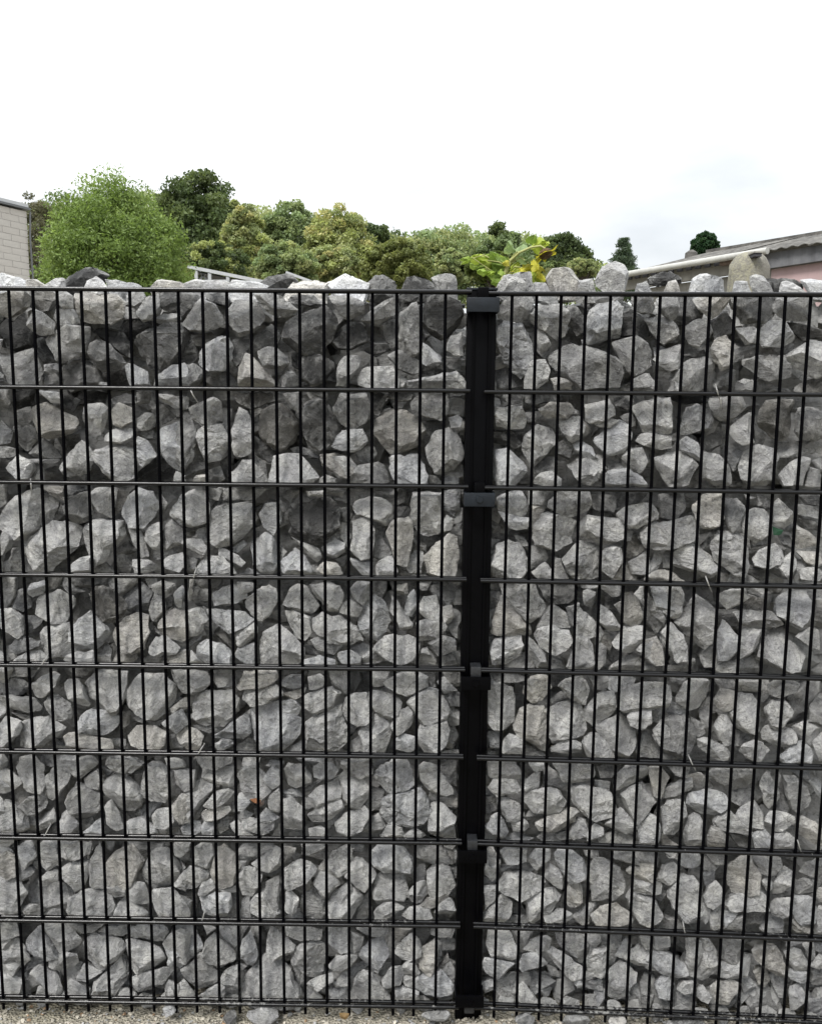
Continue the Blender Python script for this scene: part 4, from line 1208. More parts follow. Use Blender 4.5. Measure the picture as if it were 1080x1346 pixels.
6 0 658 1118 664 1114 691 1114 691 1129 678 1134 667 1134
6 0 693 1129 702 1116 722 1114 722 1132 709 1143 702 1143
5 1 656 1140 673 1138 660 1149
6 1 636 1154 651 1156 651 1165 636 1160
6 0 653 1158 664 1147 682 1145 704 1149 716 1154 713 1167 700 1174 682 1180 664 1172 656 1167
5 0 636 1165 653 1165 651 1180 638 1194
5 0 633 1203 647 1185 660 1174 673 1185 671 1203 660 1212 638 1212
4 1 673 1203 687 1203 700 1212 669 1212
6 0 716 1152 722 1136 731 1140 740 1154 738 1172 727 1163
6 0 729 1123 736 1114 753 1116 767 1127 771 1145 762 1156 749 1160 740 1149 731 1136
6 0 742 1163 758 1158 771 1154 771 1180 762 1189 749 1196 742 1189
6 0 691 1180 700 1174 713 1167 727 1165 736 1180 727 1194 713 1203 700 1212 693 1203
5 0 713 1207 731 1194 744 1194 753 1207 744 1214 718 1214
6 0 773 1140 780 1129 796 1129 804 1136 802 1180 789 1183 778 1183 776 1158
5 0 802 1136 816 1143 824 1158 816 1172 804 1183
6 0 778 1203 793 1189 811 1183 824 1194 829 1207 811 1216 784 1216
5 1 753 1203 771 1189 784 1189 776 1207 767 1214
5 0 798 1118 829 1116 829 1127 838 1136 820 1132 802 1127
5 1 831 1118 860 1118 860 1136 833 1136
5 0 833 1136 860 1136 860 1160 838 1158 824 1145
6 0 833 1158 847 1163 869 1158 869 1176 851 1176 833 1172
6 0 820 1180 829 1169 847 1178 860 1180 869 1198 851 1214 838 1207 829 1198
4 1 767 1114 784 1118 784 1127 771 1123
4 1 669 1140 696 1132 700 1140 687 1145
6 0 638 1243 640 1223 669 1223 678 1238 678 1256 660 1263 647 1260
5 1 673 1223 700 1223 696 1238 682 1252 678 1238
6 0 687 1247 700 1234 718 1229 724 1234 718 1247 704 1252
5 1 727 1225 744 1225 767 1229 771 1243 762 1260 749 1256 736 1243
5 1 767 1229 784 1225 789 1234 776 1247
6 0 713 1243 724 1240 740 1252 753 1260 764 1269 762 1283 749 1287 736 1274 722 1260
6 0 771 1256 780 1247 798 1245 798 1265 793 1287 780 1287 771 1280
5 1 798 1245 807 1243 809 1256 800 1269
6 0 798 1274 807 1267 829 1269 838 1280 833 1296 824 1309 816 1314 807 1318 798 1309
6 0 820 1260 829 1247 838 1243 856 1252 864 1265 860 1274 842 1269
6 1 807 1252 824 1234 829 1243 820 1256
5 0 680 1269 687 1254 704 1252 718 1265 704 1274 687 1278
5 0 633 1265 638 1258 656 1265 678 1265 664 1278 651 1287 638 1278
5 1 656 1285 673 1278 682 1278 673 1289 660 1292
3 1 687 1283 704 1274 718 1283 736 1292 736 1318 718 1318 704 1305 691 1296
6 0 682 1296 687 1292 700 1305 707 1314 700 1320 682 1314
4 1 651 1296 664 1289 676 1300 678 1318 651 1318
5 0 631 1292 647 1287 651 1300 638 1305
5 0 753 1292 762 1287 767 1296 758 1298
4 1 769 1292 789 1287 789 1298 771 1298
5 1 780 1305 789 1298 798 1305 796 1323 784 1323
3 2 740 1305 758 1298 767 1309 767 1323 740 1320
4 1 829 1296 838 1296 842 1318 824 1323
3 2 807 1318 824 1312 824 1325 802 1325
4 1 720 1269 731 1274 736 1283 722 1278
3 1 789 1229 824 1229 811 1243 793 1243
4 1 842 1292 853 1296 853 1309 842 1309
5 0 840 1232 856 1232 856 1247 847 1249
4 1 767 1309 780 1309 780 1323 767 1323
4 1 840 1309 856 1309 851 1327 842 1327
4 1 631 1309 640 1314 638 1320 631 1318
5 0 862 1154 871 1136 884 1132 891 1138 889 1154 876 1163 867 1158
5 1 871 1118 889 1118 893 1132 880 1127
6 0 893 1123 916 1120 920 1132 916 1138 902 1140 893 1136
4 1 924 1127 933 1136 951 1138 933 1145 922 1140
5 1 929 1120 951 1120 951 1134 938 1134
5 1 862 1163 873 1160 876 1172 871 1180 862 1180
6 0 876 1172 884 1154 898 1149 911 1154 920 1167 920 1194 924 1207 911 1214 898 1209 889 1200 880 1189
5 0 920 1185 931 1192 933 1203 924 1212 920 1207
6 0 924 1176 933 1163 940 1158 947 1167 949 1185 938 1192 929 1189
4 1 924 1149 938 1145 938 1158 929 1167
6 0 953 1158 956 1136 973 1123 987 1123 996 1140 991 1172 973 1178 960 1176
6 0 953 1189 960 1178 982 1178 996 1172 1007 1180 1007 1196 978 1196 960 1196
5 1 991 1149 1000 1163 1007 1176 996 1176
5 0 987 1125 1013 1123 1031 1127 1029 1136 1018 1147 1000 1147
6 0 1009 1189 1013 1167 1022 1145 1036 1136 1042 1145 1040 1163 1027 1172 1018 1180
5 0 1000 1158 1013 1152 1016 1167 1007 1172
5 0 1011 1189 1022 1180 1038 1180 1038 1194 1027 1205 1013 1203
5 0 1049 1145 1058 1132 1071 1127 1089 1127 1089 1158 1071 1154 1062 1149
4 0 1042 1163 1053 1154 1071 1156 1069 1165 1049 1174
6 0 1040 1194 1042 1178 1058 1176 1067 1180 1071 1194 1067 1214 1053 1216 1044 1207
5 0 1071 1176 1076 1167 1089 1167 1089 1189 1076 1185
5 0 1071 1194 1089 1194 1089 1229 1071 1229
4 0 1040 1216 1044 1207 1062 1216 1071 1216 1062 1227 1044 1223
5 0 931 1207 936 1194 947 1192 947 1220 933 1220
6 0 951 1196 967 1198 960 1207 951 1216
3 0 951 1220 956 1207 969 1203 978 1200 978 1223
3 1 980 1198 1004 1200 1000 1214 982 1214
5 1 1000 1220 1009 1203 1031 1205 1027 1225 1009 1229
4 1 858 1207 889 1209 898 1223 862 1223
4 2 1031 1189 1040 1185 1040 1207 1031 1207
5 0 858 1243 860 1232 884 1232 880 1243 867 1249
6 0 849 1260 858 1252 876 1252 884 1265 900 1269 902 1280 889 1283 867 1278
5 0 900 1260 900 1234 916 1234 924 1243 916 1292 907 1283
6 0 920 1234 933 1238 942 1252 944 1269 933 1287 924 1292 916 1287 918 1260
3 0 947 1256 947 1236 976 1234 978 1252 969 1265 956 1265
6 0 947 1283 947 1265 973 1265 987 1256 989 1274 978 1285 960 1287
6 0 933 1296 942 1289 960 1287 973 1292 969 1303 960 1314 951 1320 942 1318
5 1 973 1287 987 1283 993 1296 978 1303
5 0 987 1247 1000 1243 1018 1243 1027 1256 1031 1274 1027 1283 1013 1276 1004 1269 991 1260
6 0 1029 1252 1044 1247 1053 1249 1062 1265 1062 1274 1044 1276 1036 1265
6 0 1033 1278 1040 1274 1058 1278 1062 1283 1056 1292 1040 1287
5 0 1056 1243 1069 1238 1069 1256 1064 1265
6 0 1064 1269 1076 1256 1089 1260 1089 1274 1076 1274
6 0 1036 1305 1044 1294 1058 1289 1060 1300 1056 1318 1044 1327 1036 1327
6 0 858 1292 867 1283 880 1280 884 1292 882 1312 871 1309 862 1303
6 0 889 1300 898 1289 911 1289 911 1305 902 1307
6 0 916 1300 924 1296 933 1309 929 1316 916 1312
6 1 884 1318 889 1305 907 1307 913 1318 902 1332 893 1332
4 1 858 1309 876 1314 880 1327 858 1325
3 1 982 1314 1000 1300 1018 1298 1027 1314 1022 1332 987 1332
5 1 991 1278 1004 1269 1009 1287 1004 1296 996 1292
5 1 1009 1283 1027 1285 1031 1309 1022 1309
3 1 933 1323 951 1323 969 1309 973 1332 938 1332
5 1 1071 1207 1089 1220 1089 1256 1071 1243
4 1 1036 1232 1062 1232 1058 1243 1036 1243
3 1 1062 1314 1089 1309 1089 1336 1062 1336
4 1 1067 1278 1080 1274 1080 1296 1067 1292
"""
# ------------------------------------------------------------------ stones
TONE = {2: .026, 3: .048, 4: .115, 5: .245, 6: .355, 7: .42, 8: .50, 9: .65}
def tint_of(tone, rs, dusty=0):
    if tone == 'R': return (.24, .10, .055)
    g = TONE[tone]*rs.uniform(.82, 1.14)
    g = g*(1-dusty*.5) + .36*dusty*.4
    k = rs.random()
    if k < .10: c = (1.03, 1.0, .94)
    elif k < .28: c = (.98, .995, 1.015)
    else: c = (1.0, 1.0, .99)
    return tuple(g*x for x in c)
def hull2(P):
    P = sorted(set((round(a, 5), round(b, 5)) for a, b in P))
    def half(Q):
        h = []
        for p in Q:
            while len(h) > 1 and (h[-1][0]-h[-2][0])*(p[1]-h[-2][1])-(h[-1][1]-h[-2][1])*(p[0]-h[-2][0]) <= 0: h.pop()
            h.append(p)
        return h[:-1]
    return half(P) + half(P[::-1])           # counter-clockwise
def stone_bm(S, dmid, front, back, rs, fine=True, edge=.0095):
    """S: outline [(u, w)]; a broken rock bounded by flat cleavage faces, bulging `front` towards the viewer and `back` behind."""
    S = hull2(S); n_ = len(S)
    cu = sum(p[0] for p in S)/n_; cw = sum(p[1] for p in S)/n_
    size = max(max(p[0] for p in S)-min(p[0] for p in S), max(p[1] for p in S)-min(p[1] for p in S))
    small = min(max(p[0] for p in S)-min(p[0] for p in S), max(p[1] for p in S)-min(p[1] for p in S))
    PL = []                                  # (normal, offset): n.x <= d
    def plane(nv, p): nv = nv.normalized(); PL.append((*nv, nv.dot(Vector(p))))
    for i in range(n_):
        a, b_ = S[i], S[(i+1) % n_]; e = (b_[0]-a[0], b_[1]-a[1]); l_ = math.hypot(*e)
        if l_ < 1e-4: continue
        o2 = (e[1]/l_, -e[0]/l_); mp_ = ((a[0]+b_[0])/2, dmid + rs.uniform(-.35, .10)*front, (a[1]+b_[1])/2)
        t_ = R(rs.choice((rs.uniform(0, 10), rs.uniform(4, 22), rs.uniform(18, 40), rs.uniform(38, 62))))
        plane(Vector((o2[0]*math.cos(t_), -math.sin(t_), o2[1]*math.cos(t_))), mp_)
        t_ = R(rs.uniform(15, 50)); plane(Vector((o2[0]*math.cos(t_), math.sin(t_), o2[1]*math.cos(t_))), mp_)
    for k in range(rs.choice((1, 2, 2, 3))):
        tu, tw = rs.gauss(0, .30), rs.gauss(.12, .32)
        q = (cu + rs.uniform(-.18, .18)*small, dmid - front*rs.uniform(.72, 1.0), cw + rs.uniform(-.18, .18)*small)
        plane(Vector((tu, -1, tw)), q)
    plane(Vector((0, -1, 0)), (cu, dmid-front, cw))
    plane(Vector((rs.uniform(-.3, .3), 1, rs.uniform(-.3, .3))), (cu, dmid+back, cw))
    for k in range(3 if fine else 1):        # chipped corners
        d = Vector((rs.gauss(0, 1), -abs(rs.gauss(0, .8)), rs.gauss(0, 1))).normalized()
        sup = max((p[0]-cu)*d.x + (p[1]-cw)*d.z for p in S) - d.y*front
        plane(d, Vector((cu, dmid, cw)) + d*sup*rs.uniform(.80, .95))
    A = np.array(PL); m_ = len(A); I, J, K = TRI[m_] if m_ in TRI else TRI.setdefault(m_, np.array([(i, j, k) for i in range(m_) for j in range(i+1, m_) for k in range(j+1, m_)]).T)
    n1, n2, n3 = A[I, :3], A[J, :3], A[K, :3]; c23 = np.cross(n2, n3); det = (n1*c23).sum(1); ok = np.abs(det) > 1e-5
    n1, n2, n3, c23, det = n1[ok], n2[ok], n3[ok], c23[ok], det[ok]; d1, d2, d3 = A[I[ok], 3], A[J[ok], 3], A[K[ok], 3]
    X = (d1[:, None]*c23 + d2[:, None]*np.cross(n3, n1) + d3[:, None]*np.cross(n1, n2))/det[:, None]
    X = X[((X @ A[:, :3].T) <= A[:, 3][None] + 1e-6).all(1)]
    X = np.unique(np.round(X, 5), axis=0)
    bm = bmesh.new()
    for p in X: bm.verts.new(p)
    r = bmesh.ops.convex_hull(bm, input=bm.verts[:])
    dead = [g for g in (r['geom_interior'] + r['geom_unused']) if isinstance(g, bmesh.types.BMVert) and g.is_valid]
    if dead: bmesh.ops.delete(bm, geom=list(set(dead)), context='VERTS')
    bmesh.ops.remove_doubles(bm, verts=bm.verts[:], dist=.0012)
    bmesh.ops.dissolve_limit(bm, angle_limit=R(6), verts=bm.verts[:], edges=bm.edges[:])
    if fine:
        bmesh.ops.bevel(bm, geom=bm.edges[:], offset=max(.0008, small*rs.uniform(.012, .035)), segments=1, affect='EDGES', clamp_overlap=True)
        bmesh.ops.triangulate(bm, faces=bm.faces[:])
        for _ in range(3):
            es = [e for e in bm.edges if e.calc_length() > edge*1.45]
            if not es: break
            bmesh.ops.subdivide_edges(bm, edges=es, cuts=1, use_grid_fill=False)
            bmesh.ops.triangulate(bm, faces=[f for f in bm.faces if len(f.verts) > 3])
        bmesh.ops.recalc_face_normals(bm, faces=bm.faces[:]); bm.normal_update()
        off = Vector((rs.uniform(-90, 90), rs.uniform(-90, 90), rs.uniform(-90, 90)))
        st = Vector((rs.uniform(-1, 1), rs.uniform(-1, 1), rs.uniform(-1, 1))).normalized(); sf = rs.uniform(60, 130); sa = rs.choice((0, .0006, .0016))
        sc_ = min(1.3, max(.5, size/.08)); mv = []
        for v in bm.verts:
            a = noise.fractal(v.co*24 + off, .8, 2.1, 4)*.0036*sc_
            a += (.22-abs(noise.noise(v.co*60 + off)))*.0034*sc_
            ph = v.co.dot(st)*sf + noise.noise(v.co*15+off)*2.0
            a += ((ph % 1.0) - .5)*sa*2
            mv.append(v.co + v.normal*a)
        for v, p in zip(bm.verts, mv): v.co = p
        bmesh.ops.triangulate(bm, faces=bm.faces[:])
    return bm
TRI = {}
def bm_to_world(bm, side):
    o, u, n = FRAME[side]
    for v in bm.verts:
        a, d, w_ = v.co; v.co = o + u*a + n*d + Vector((0, 0, w_))
def set_tint(me, cols):
    a = me.color_attributes.new('tint', 'FLOAT_COLOR', 'POINT')
    a.data.foreach_set('color', np.asarray(cols, dtype=np.float32).ravel())
def finish(me, fine):
    if fine: me.shade_smooth(); me.set_sharp_from_angle(angle=R(22))

wall = {}
wall['L'] = empty('gabion_wall', (-GAP/2-.7, .1, 0), 'long left section of stone filled wire gabion wall, left of the black post', 'gabion wall', 'sections of the gabion wall')
wall['R'] = empty('gabion_wall', (GAP/2+.7, .1, 0), 'stone filled wire gabion wall section to the right of the black post', 'gabion wall', 'sections of the gabion wall')
recs = {'L': [], 'R': []}
for ln in STONES.strip().split('\n'):
    q = ln.split(); tone = 'R' if q[0] == 'R' else int(q[0]); lay = q[1]; v = list(map(int, q[2:]))
    P = list(zip(v[0::2], v[1::2])); cx_ = sum(p[0] for p in P)/len(P); cy_ = sum(p[1] for p in P)/len(P)
    ar = abs(sum(P[i][0]*P[(i+1) % len(P)][1]-P[(i+1) % len(P)][0]*P[i][1] for i in range(len(P))))/2
    side = 'L' if cx_ < 628-(cy_-400)*.012 else 'R'
    recs[side].append((ar, tone, lay, P, cy_))
for side in 'LR':
    recs[side].sort(key=lambda r: -r[0])
    join = bmesh.new(); jcols = []
    for i, (ar, tone, lay, P, cyp) in enumerate(recs[side]):
        rs = random.Random(hash((int(ar), len(P), P[0][0], P[0][1])))
        wpx = max(p[0] for p in P)-min(p[0] for p in P); hpx = max(p[1] for p in P)-min(p[1] for p in P)
        sm = min(wpx, hpx)/620.0
        top = lay == 'T'
        L_ = 0 if top else int(lay)
        front = min(.042, max(.010, sm*rs.uniform(.26, .42))); back = max(.02, sm*.5)
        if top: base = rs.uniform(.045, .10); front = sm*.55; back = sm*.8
        else: base = .0165 + rs.uniform(0, .009) + (0, .034, .072, .105)[L_]
        if L_ == 0 and ar < 500: base += rs.uniform(.004, .014)
        dm = base + front
        if top: P = [(x, y + (15 if y > 340+17*2.22 else 0)) for x, y in P]
        S = [bay_uv(side, x, y, dm) for x, y in P]
        grow = (.0032, .008, .014, .018)[L_]
        cu = sum(p[0] for p in S)/len(S); cw = sum(p[1] for p in S)/len(S)
        S = [(cu+(u-cu)*(1+grow/max(.02, sm)), cw+(w_-cw)*(1+grow/max(.02, sm))) for u, w_ in S]
        dusty = min(1, max(0, (cyp-620)/350.0))
        tc_ = (0, 0, .0)[0] if tone == 'R' else 0
        # layers further in are the same rock: part of their shade is put into the tone
        tn = tone if tone == 'R' else min(9, tone + (1 if top and tone > 5 and side == 'L' else 0))  # brightness of the sky-lit tops is put into the left top stones' tone
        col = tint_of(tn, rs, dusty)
        if not top and tone != 'R': course_gain = .84 + .16*min(1, max(0, (cyp-400)/260.0)); col = tuple(c*course_gain for c in col)   # upper courses are darker, rising to full tone further down
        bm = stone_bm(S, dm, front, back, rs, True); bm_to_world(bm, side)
        if i < 300:
            c0 = Vector((0, 0, 0))
            for v in bm.verts: c0 += v.co
            c0 /= len(bm.verts)
            rot = Matrix.Rotation(rs.uniform(0, 6.28), 4, Vector((rs.uniform(-1, 1), rs.uniform(-1, 1), rs.uniform(-1, 1))).normalized())
            inv = rot.inverted()
            for v in bm.verts: v.co = inv @ (v.co - c0)
            me = bpy.data.meshes.new('stone'); bm.to_mesh(me); finish(me, True)
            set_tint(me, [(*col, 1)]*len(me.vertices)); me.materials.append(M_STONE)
            o = bpy.data.objects.new('stone', me); C.objects.link(o); o.parent = wall[side]
            o.matrix_basis = Matrix.Translation(c0 - wall[side].location) @ rot
            if tone == 'R': o['label'] = 'small rust red stone chip'
        else:
            me = bpy.data.meshes.new('t'); bm.to_mesh(me); join.from_mesh(me); jcols += [(*col, 1)]*len(me.vertices); bpy.data.meshes.remove(me)
        bm.free()
    me = bpy.data.meshes.new('small_stones'); join.to_mesh(me); join.free(); finish(me, True); set_tint(me, jcols)
    o = link('small_stones', me, wall[side], M_STONE); tag(o, kind='stuff')
    # the rest of the filling: the core behind the face stones, and the face beyond the picture's edges
    rs = random.Random(5 if side == 'L' else 6)
    join = bmesh.new(); jcols = []
    def filler(u, dep, w_, sz, tone):
        n_ = rs.randint(6, 8); a0 = rs.uniform(0, 6.28); st = rs.uniform(.75, 1.25)
        S = [(u + math.cos(a0+6.283*k/n_)*sz*rs.uniform(.8, 1.1)*st, w_ + math.sin(a0+6.283*k/n_)*sz*rs.uniform(.8, 1.1)/st) for k in range(n_)]
        bm = stone_bm(S, dep, sz*rs.uniform(.6, .85), sz*.8, rs, False); bmesh.ops.recalc_face_normals(bm, faces=bm.faces[:]); bm_to_world(bm, side)
        me = bpy.data.meshes.new('t'); bm.to_mesh(me); join.from_mesh(me); jcols.extend([(*tint_of(tone, rs, .3), 1)]*len(me.vertices)); bpy.data.meshes.remove(me); bm.free()
    umin, umax = (-1.50, .07) if side == 'L' else (-.05, 1.50)
    for dep, sp_ in ((.165, .064), (.222, .070)):
        r_ = 0; w_ = -1.64
        while w_ < -.052:
            u = umin + (sp_/2 if r_ % 2 else 0)
            while u < umax:
                filler(u + rs.uniform(-.01, .01), dep + rs.uniform(-.01, .01), w_ + rs.uniform(-.01, .01), sp_*rs.uniform(.66, .84), rs.choice((3, 4, 4)))  # darker tones for the core: shade of the gaps put into the colour
                u += sp_
            w_ += sp_*.86; r_ += 1
    for k in range(34):
        filler((.030 if side == 'L' else -.022) + rs.uniform(-.006, .006), .078 + rs.uniform(0, .01), -1.60 + k*.047, rs.uniform(.020, .030), rs.choice((4, 5, 6)))
    for k in range(28):
        filler((-.02 - .05*k if side == 'L' else .02 + .05*k), .080 + rs.uniform(0, .012), -1.600 + rs.uniform(-.01, .012), rs.uniform(.030, .038), rs.choice((3, 4, 5)))
        for q_ in (0, .025): filler((-.04 - .05*k - q_ if side == 'L' else .04 + .05*k + q_), .112 + q_*1.4 + rs.uniform(0, .012), -.026 - q_ + rs.uniform(-.006, .002), rs.uniform(.032, .038), rs.choice((4, 4, 5)))
        filler((-.03 - .05*k if side == 'L' else .03 + .05*k), .045 + rs.uniform(0, .01), -1.630 + rs.uniform(-.004, .004), rs.uniform(.020, .026), rs.choice((3, 4, 4)))
    w_ = -1.60
    while w_ < -.02:
        u = umin if side == 'L' else .85
        while u < (-.96 if side == 'L' else umax):
            if side == 'L' and u < -.97 or side == 'R':
                filler(u + rs.uniform(-.01, .01), .045 + rs.uniform(-.004, .01), w_ + rs.uniform(-.008, .008), rs.uniform(.026, .042), rs.choice((4, 5, 6, 6)))
            u += .062
        w_ += .056
    me = bpy.data.meshes.new('core_stones'); join.to_mesh(me); join.free(); set_tint(me, jcols)
    tag(link('core_stones', me, wall[side], M_STONE), kind='stuff')

# ------------------------------------------------------------------ wire mats
def cyl_mesh(name, axis, L_, r_, mat):
    b = MB(); a = Vector(axis); n_ = max(2, int(L_/.12))
    b.tube([a*(L_*k/n_) for k in range(n_+1)], r_, 10)
    me = bpy.data.meshes.new(name); me.from_pydata([tuple(v) for v in b.v], [], b.f); me.shade_smooth(); me.set_sharp_from_angle(angle=R(50)); me.materials.append(mat)
    return me
me_v = cyl_mesh('vertical_wire', (0, 0, -1), 1.632, .0034, M_WIRE)
me_hl = cyl_mesh('horizontal_wire', (-1, 0, 0), 1.50, .0044, M_ROD)
me_hr = cyl_mesh('horizontal_wire', (1, 0, 0), 1.50, .0044, M_ROD)
rs = random.Random(3)
for side, sgn, meh in (('L', -1, me_hl), ('R', 1, me_hr)):
    rz = 0 if side == 'L' else -ALPHA
    for face in (0, 1):                       # front mat, rear mat
        d0 = 0.0 if face == 0 else .243
        for k in range(30):
            o = bpy.data.objects.new('vertical_wire', me_v); C.objects.link(o); o.parent = wall[side]
            o.location = bay_pt(side, sgn*.05*k, d0+.0, .004) - wall[side].location
            o.rotation_euler = (rs.uniform(-.0012, .0012), rs.uniform(-.0015, .0015), rz)
        for k in range(9):
            for dd in (-.0070, .0070):
                o = bpy.data.objects.new('horizontal_wire', meh); C.objects.link(o); o.parent = wall[side]
                o.location = bay_pt(side, -sgn*.053, d0+dd, -.2*k + rs.uniform(-.0006, .0006)) - wall[side].location
                o.rotation_euler = (0, rs.uniform(-.0006, .0006), rz)
# galvanised spacer hooks (pixel of the hook, lean)
for hx, hy, dx in ((254, 519, 6), (41, 640, 1), (255, 757, -3), (61, 1094, -6), (262, 988, -7), (931, 768, 4), (909, 1003, 5), (1050, 1112, 3), (267, 1205, -3), (899, 1222, 2), (943, 516, 3), (57, 870, -7), (947, 528, 0)):
    side = 'L' if hx < 628 else 'R'
    pts = []
    for (ax, ay, dd) in ((-dx*1.0, 12, .012), (-dx*.55, 7, -.004), (0, 1, -.013), (dx*.3, -4, -.015), (dx*.7, -9, -.004), (dx, -13, .016), (dx*.8, -14, .05)):
        u, w_ = bay_uv(side, hx-ax, hy+ay*.8, dd); pts.append(bay_pt(side, u, dd, w_))
    MB().tube(pts, .0013, 6).build('spacer_hook', M_ZINC, wall[side], True)

# ------------------------------------------------------------------ post
pc = bay_uv('L', 631, 500, .03); px0 = -GAP/2 + pc[0]
post = empty('fence_post', (px0, .05, 0), 'black square steel fence post with clamps between the two gabion wall sections', 'fence post')
PF = .019
MB().box((px0, PF+.024, (ZT+.008)/2), (.0305, .020, (ZT+.008)/2)).build('post_tube', M_POST, post, True, .0025)
b = MB()
for s_ in (-1, 1): b.box((px0+s_*.0165, PF+.0015, ZT/2-.01), (.0022, .0028, ZT/2-.012))
b.build('rail_strip', M_POST, post, False)
b = MB(); b.box((px0, PF+.024, ZT+.0105), (.0325, .022, .0022)); b.build('post_cap', M_CLAMP, post, True, .001)
for k in (0, 2, 4, 6, 8):
    zc = ZT - .2*k + (-.026 if k < 8 else .022)
    b = MB(); xx = px0
    b.box((xx, -.016, zc), (.0325, .003, .0145))
    for s_ in (-1, 1): b.box((xx+s_*.0300, .004, zc), (.0025, .0168, .0145))
    cl_ = b.build('clamp_plate', M_CLAMP if k < 4 else M_POST, post, True, .0012)
    if k: MB().tube([(xx, -.0188, zc+.001), (xx, -.0215, zc+.001)], [.0085, .0078], 6).build('hexagon_bolt', M_CLAMP if k < 4 else M_POST, cl_, True)
    b = MB(); b.box((xx, .003, zc+(.024 if k < 8 else -.022)), (.011, .0155, .0115)); b.build('clamp_hook', M_POST if k < 4 else M_HOOK, cl_, True, .001)

# ------------------------------------------------------------------ gravel and rubble at the foot
rs = random.Random(11)
base_meshes = []
def pebble_verts():
    bm = bmesh.new()
    for _ in range(11):
        v = Vector((rs.gauss(0, 1), rs.gauss(0, 1), rs.gauss(0, 1))).normalized(); v.z *= .7; bm.verts.new(v*rs.uniform(.8, 1.1))
    r = bmesh.ops.convex_hull(bm, input=bm.verts[:]); 
    dead = [g for g in r['geom_interior']+r['geom_unused'] if isinstance(g, bmesh.types.BMVert)]
    if dead: bmesh.ops.delete(bm, geom=list(set(dead)), context='VERTS')
    bmesh.ops.recalc_face_normals(bm, faces=bm.faces[:]); bm.verts.index_update()
    V = np.array([v.co[:] for v in bm.verts]); Fc = np.array([[v.index for v in f.verts] for f in bm.faces]); bm.free(); return V, Fc
protos = [pebble_verts() for _ in range(10)]
VV, FF, CC, nb_ = [], [], [], 0
def put_pebble(x, y, z, s, col):
    global nb_
    V, Fc = protos[rs.randrange(10)]; a = rs.uniform(0, 6.28); c_, s_ = math.cos(a), math.sin(a)
    Q = V*np.array([s, s*rs.uniform(.6, 1), s*rs.uniform(.5, .9)]); Q = np.stack([Q[:, 0]*c_-Q[:, 1]*s_+x, Q[:, 0]*s_+Q[:, 1]*c_+y, Q[:, 2]+z], 1)
    VV.append(Q); FF.append(Fc+nb_); nb_ += len(Q); CC.append(np.tile(np.array([*col, 1.0]), (len(Q), 1)))
def gz(x, y): return noise.fractal(Vector((x*5, y*5, 0)), 1, 2, 5)*.012 + noise.noise(Vector((x*1.3, y*1.3, 3)))*.008
for _ in range(14000):
    x_ = rs.uniform(-1.7, 1.7); y_ = rs.uniform(-.34, .04); s_ = rs.choice((.002, .003, .003, .004, .005, .0075)) * rs.uniform(.7, 1.2)
    g = rs.uniform(.22, .44); k = rs.random()
    col = (g, g*.93, g*.78) if k < .7 else ((g*.8, g*.8, g*.78) if k < .93 else (g*.8, g*.55, g*.35))
    put_pebble(x_, y_, gz(x_, y_)+s_*.3, s_, col)
me = bpy.data.meshes.new('gravel'); V_ = np.concatenate(VV); F_ = np.concatenate(FF)
me.from_pydata(V_.tolist(), [], F_.tolist()); set_tint(me, np.concatenate(CC))
def gravel_mat():
    m_, t, b, o = newmat('gravel_chips'); a = N(t, 'ShaderNodeAttribute'); a.attribute_name = 'tint'
    t.links.new(mixc(t, 1.0, a.outputs['Color'], ramp(t, nz(t, N(t, 'ShaderNodeTexCoord').outputs['Object'], 300, 4), [(.3, (.7, .7, .7)), (.7, (1.2, 1.2, 1.2))]), 'MULTIPLY'), b.inputs['Base Color'])
    b.inputs['Roughness'].default_value = .9; b.inputs['Specular IOR Level'].default_value = .15; return m_
M_GRAVEL = gravel_mat()
tag(link('gravel', me, None, M_GRAVEL), 'loose beige gravel chips at the foot of the gabion wall', kind='stuff')
# single rubble stones lying in the gravel: (pixel x, y, width px, height px, tone, label)
for x_, y_, w_, h_, tn, lb in ((345, 1333, 46, 26, 5, 'flat grey rubble stone half under the fence near the red brown gravel'),
                               (303, 1337, 22, 18, 3, 'small dark rubble stone left of the flat grey one'),
                               (222, 1326, 20, 16, 5, 'small pale rubble stone under the second to last rod at left'),
                               (575, 1333, 42, 14, 4, 'long low rubble stone just left of the post foot'),
                               (690, 1338, 30, 16, 3, 'dark rubble stone right of the post foot'),
                               (757, 1340, 40, 18, 4, 'broad grey brown rubble stone below the right section'),
                               (812, 1341, 30, 20, 6, 'pale rounded rubble stone below the right section'),
                               (900, 1348, 60, 20, 3, 'wide dark rubble stone below the right section'),
                               (1010, 1352, 70, 20, 3, 'dark rubble slab at the right end below the fence')):
    rr = random.Random(x_); side = 'L' if x_ < 628 else 'R'
    S = [bay_uv(side, x_+math.cos(6.283*k/8)*w_/2*rr.uniform(.8, 1.1), y_+math.sin(6.283*k/8)*h_/2*rr.uniform(.8, 1.1), .0) for k in range(8)]
    bm = stone_bm(S, .0, .02, .04, rr, True); bm_to_world(bm, side)
    c0 = sum((v.co for v in bm.verts), Vector())/len(bm.verts)
    for v in bm.verts: v.co -= c0
    me = bpy.data.meshes.new('rubble_stone'); bm.to_mesh(me); bm.free(); finish(me, True); set_tint(me, [(*tint_of(tn, rr, .4), 1)]*len(me.vertices))
    o = link('rubble_stone', me, None, M_STONE); o.location = c0; tag(o, lb, 'stone', 'loose stones on the ground under the fence')

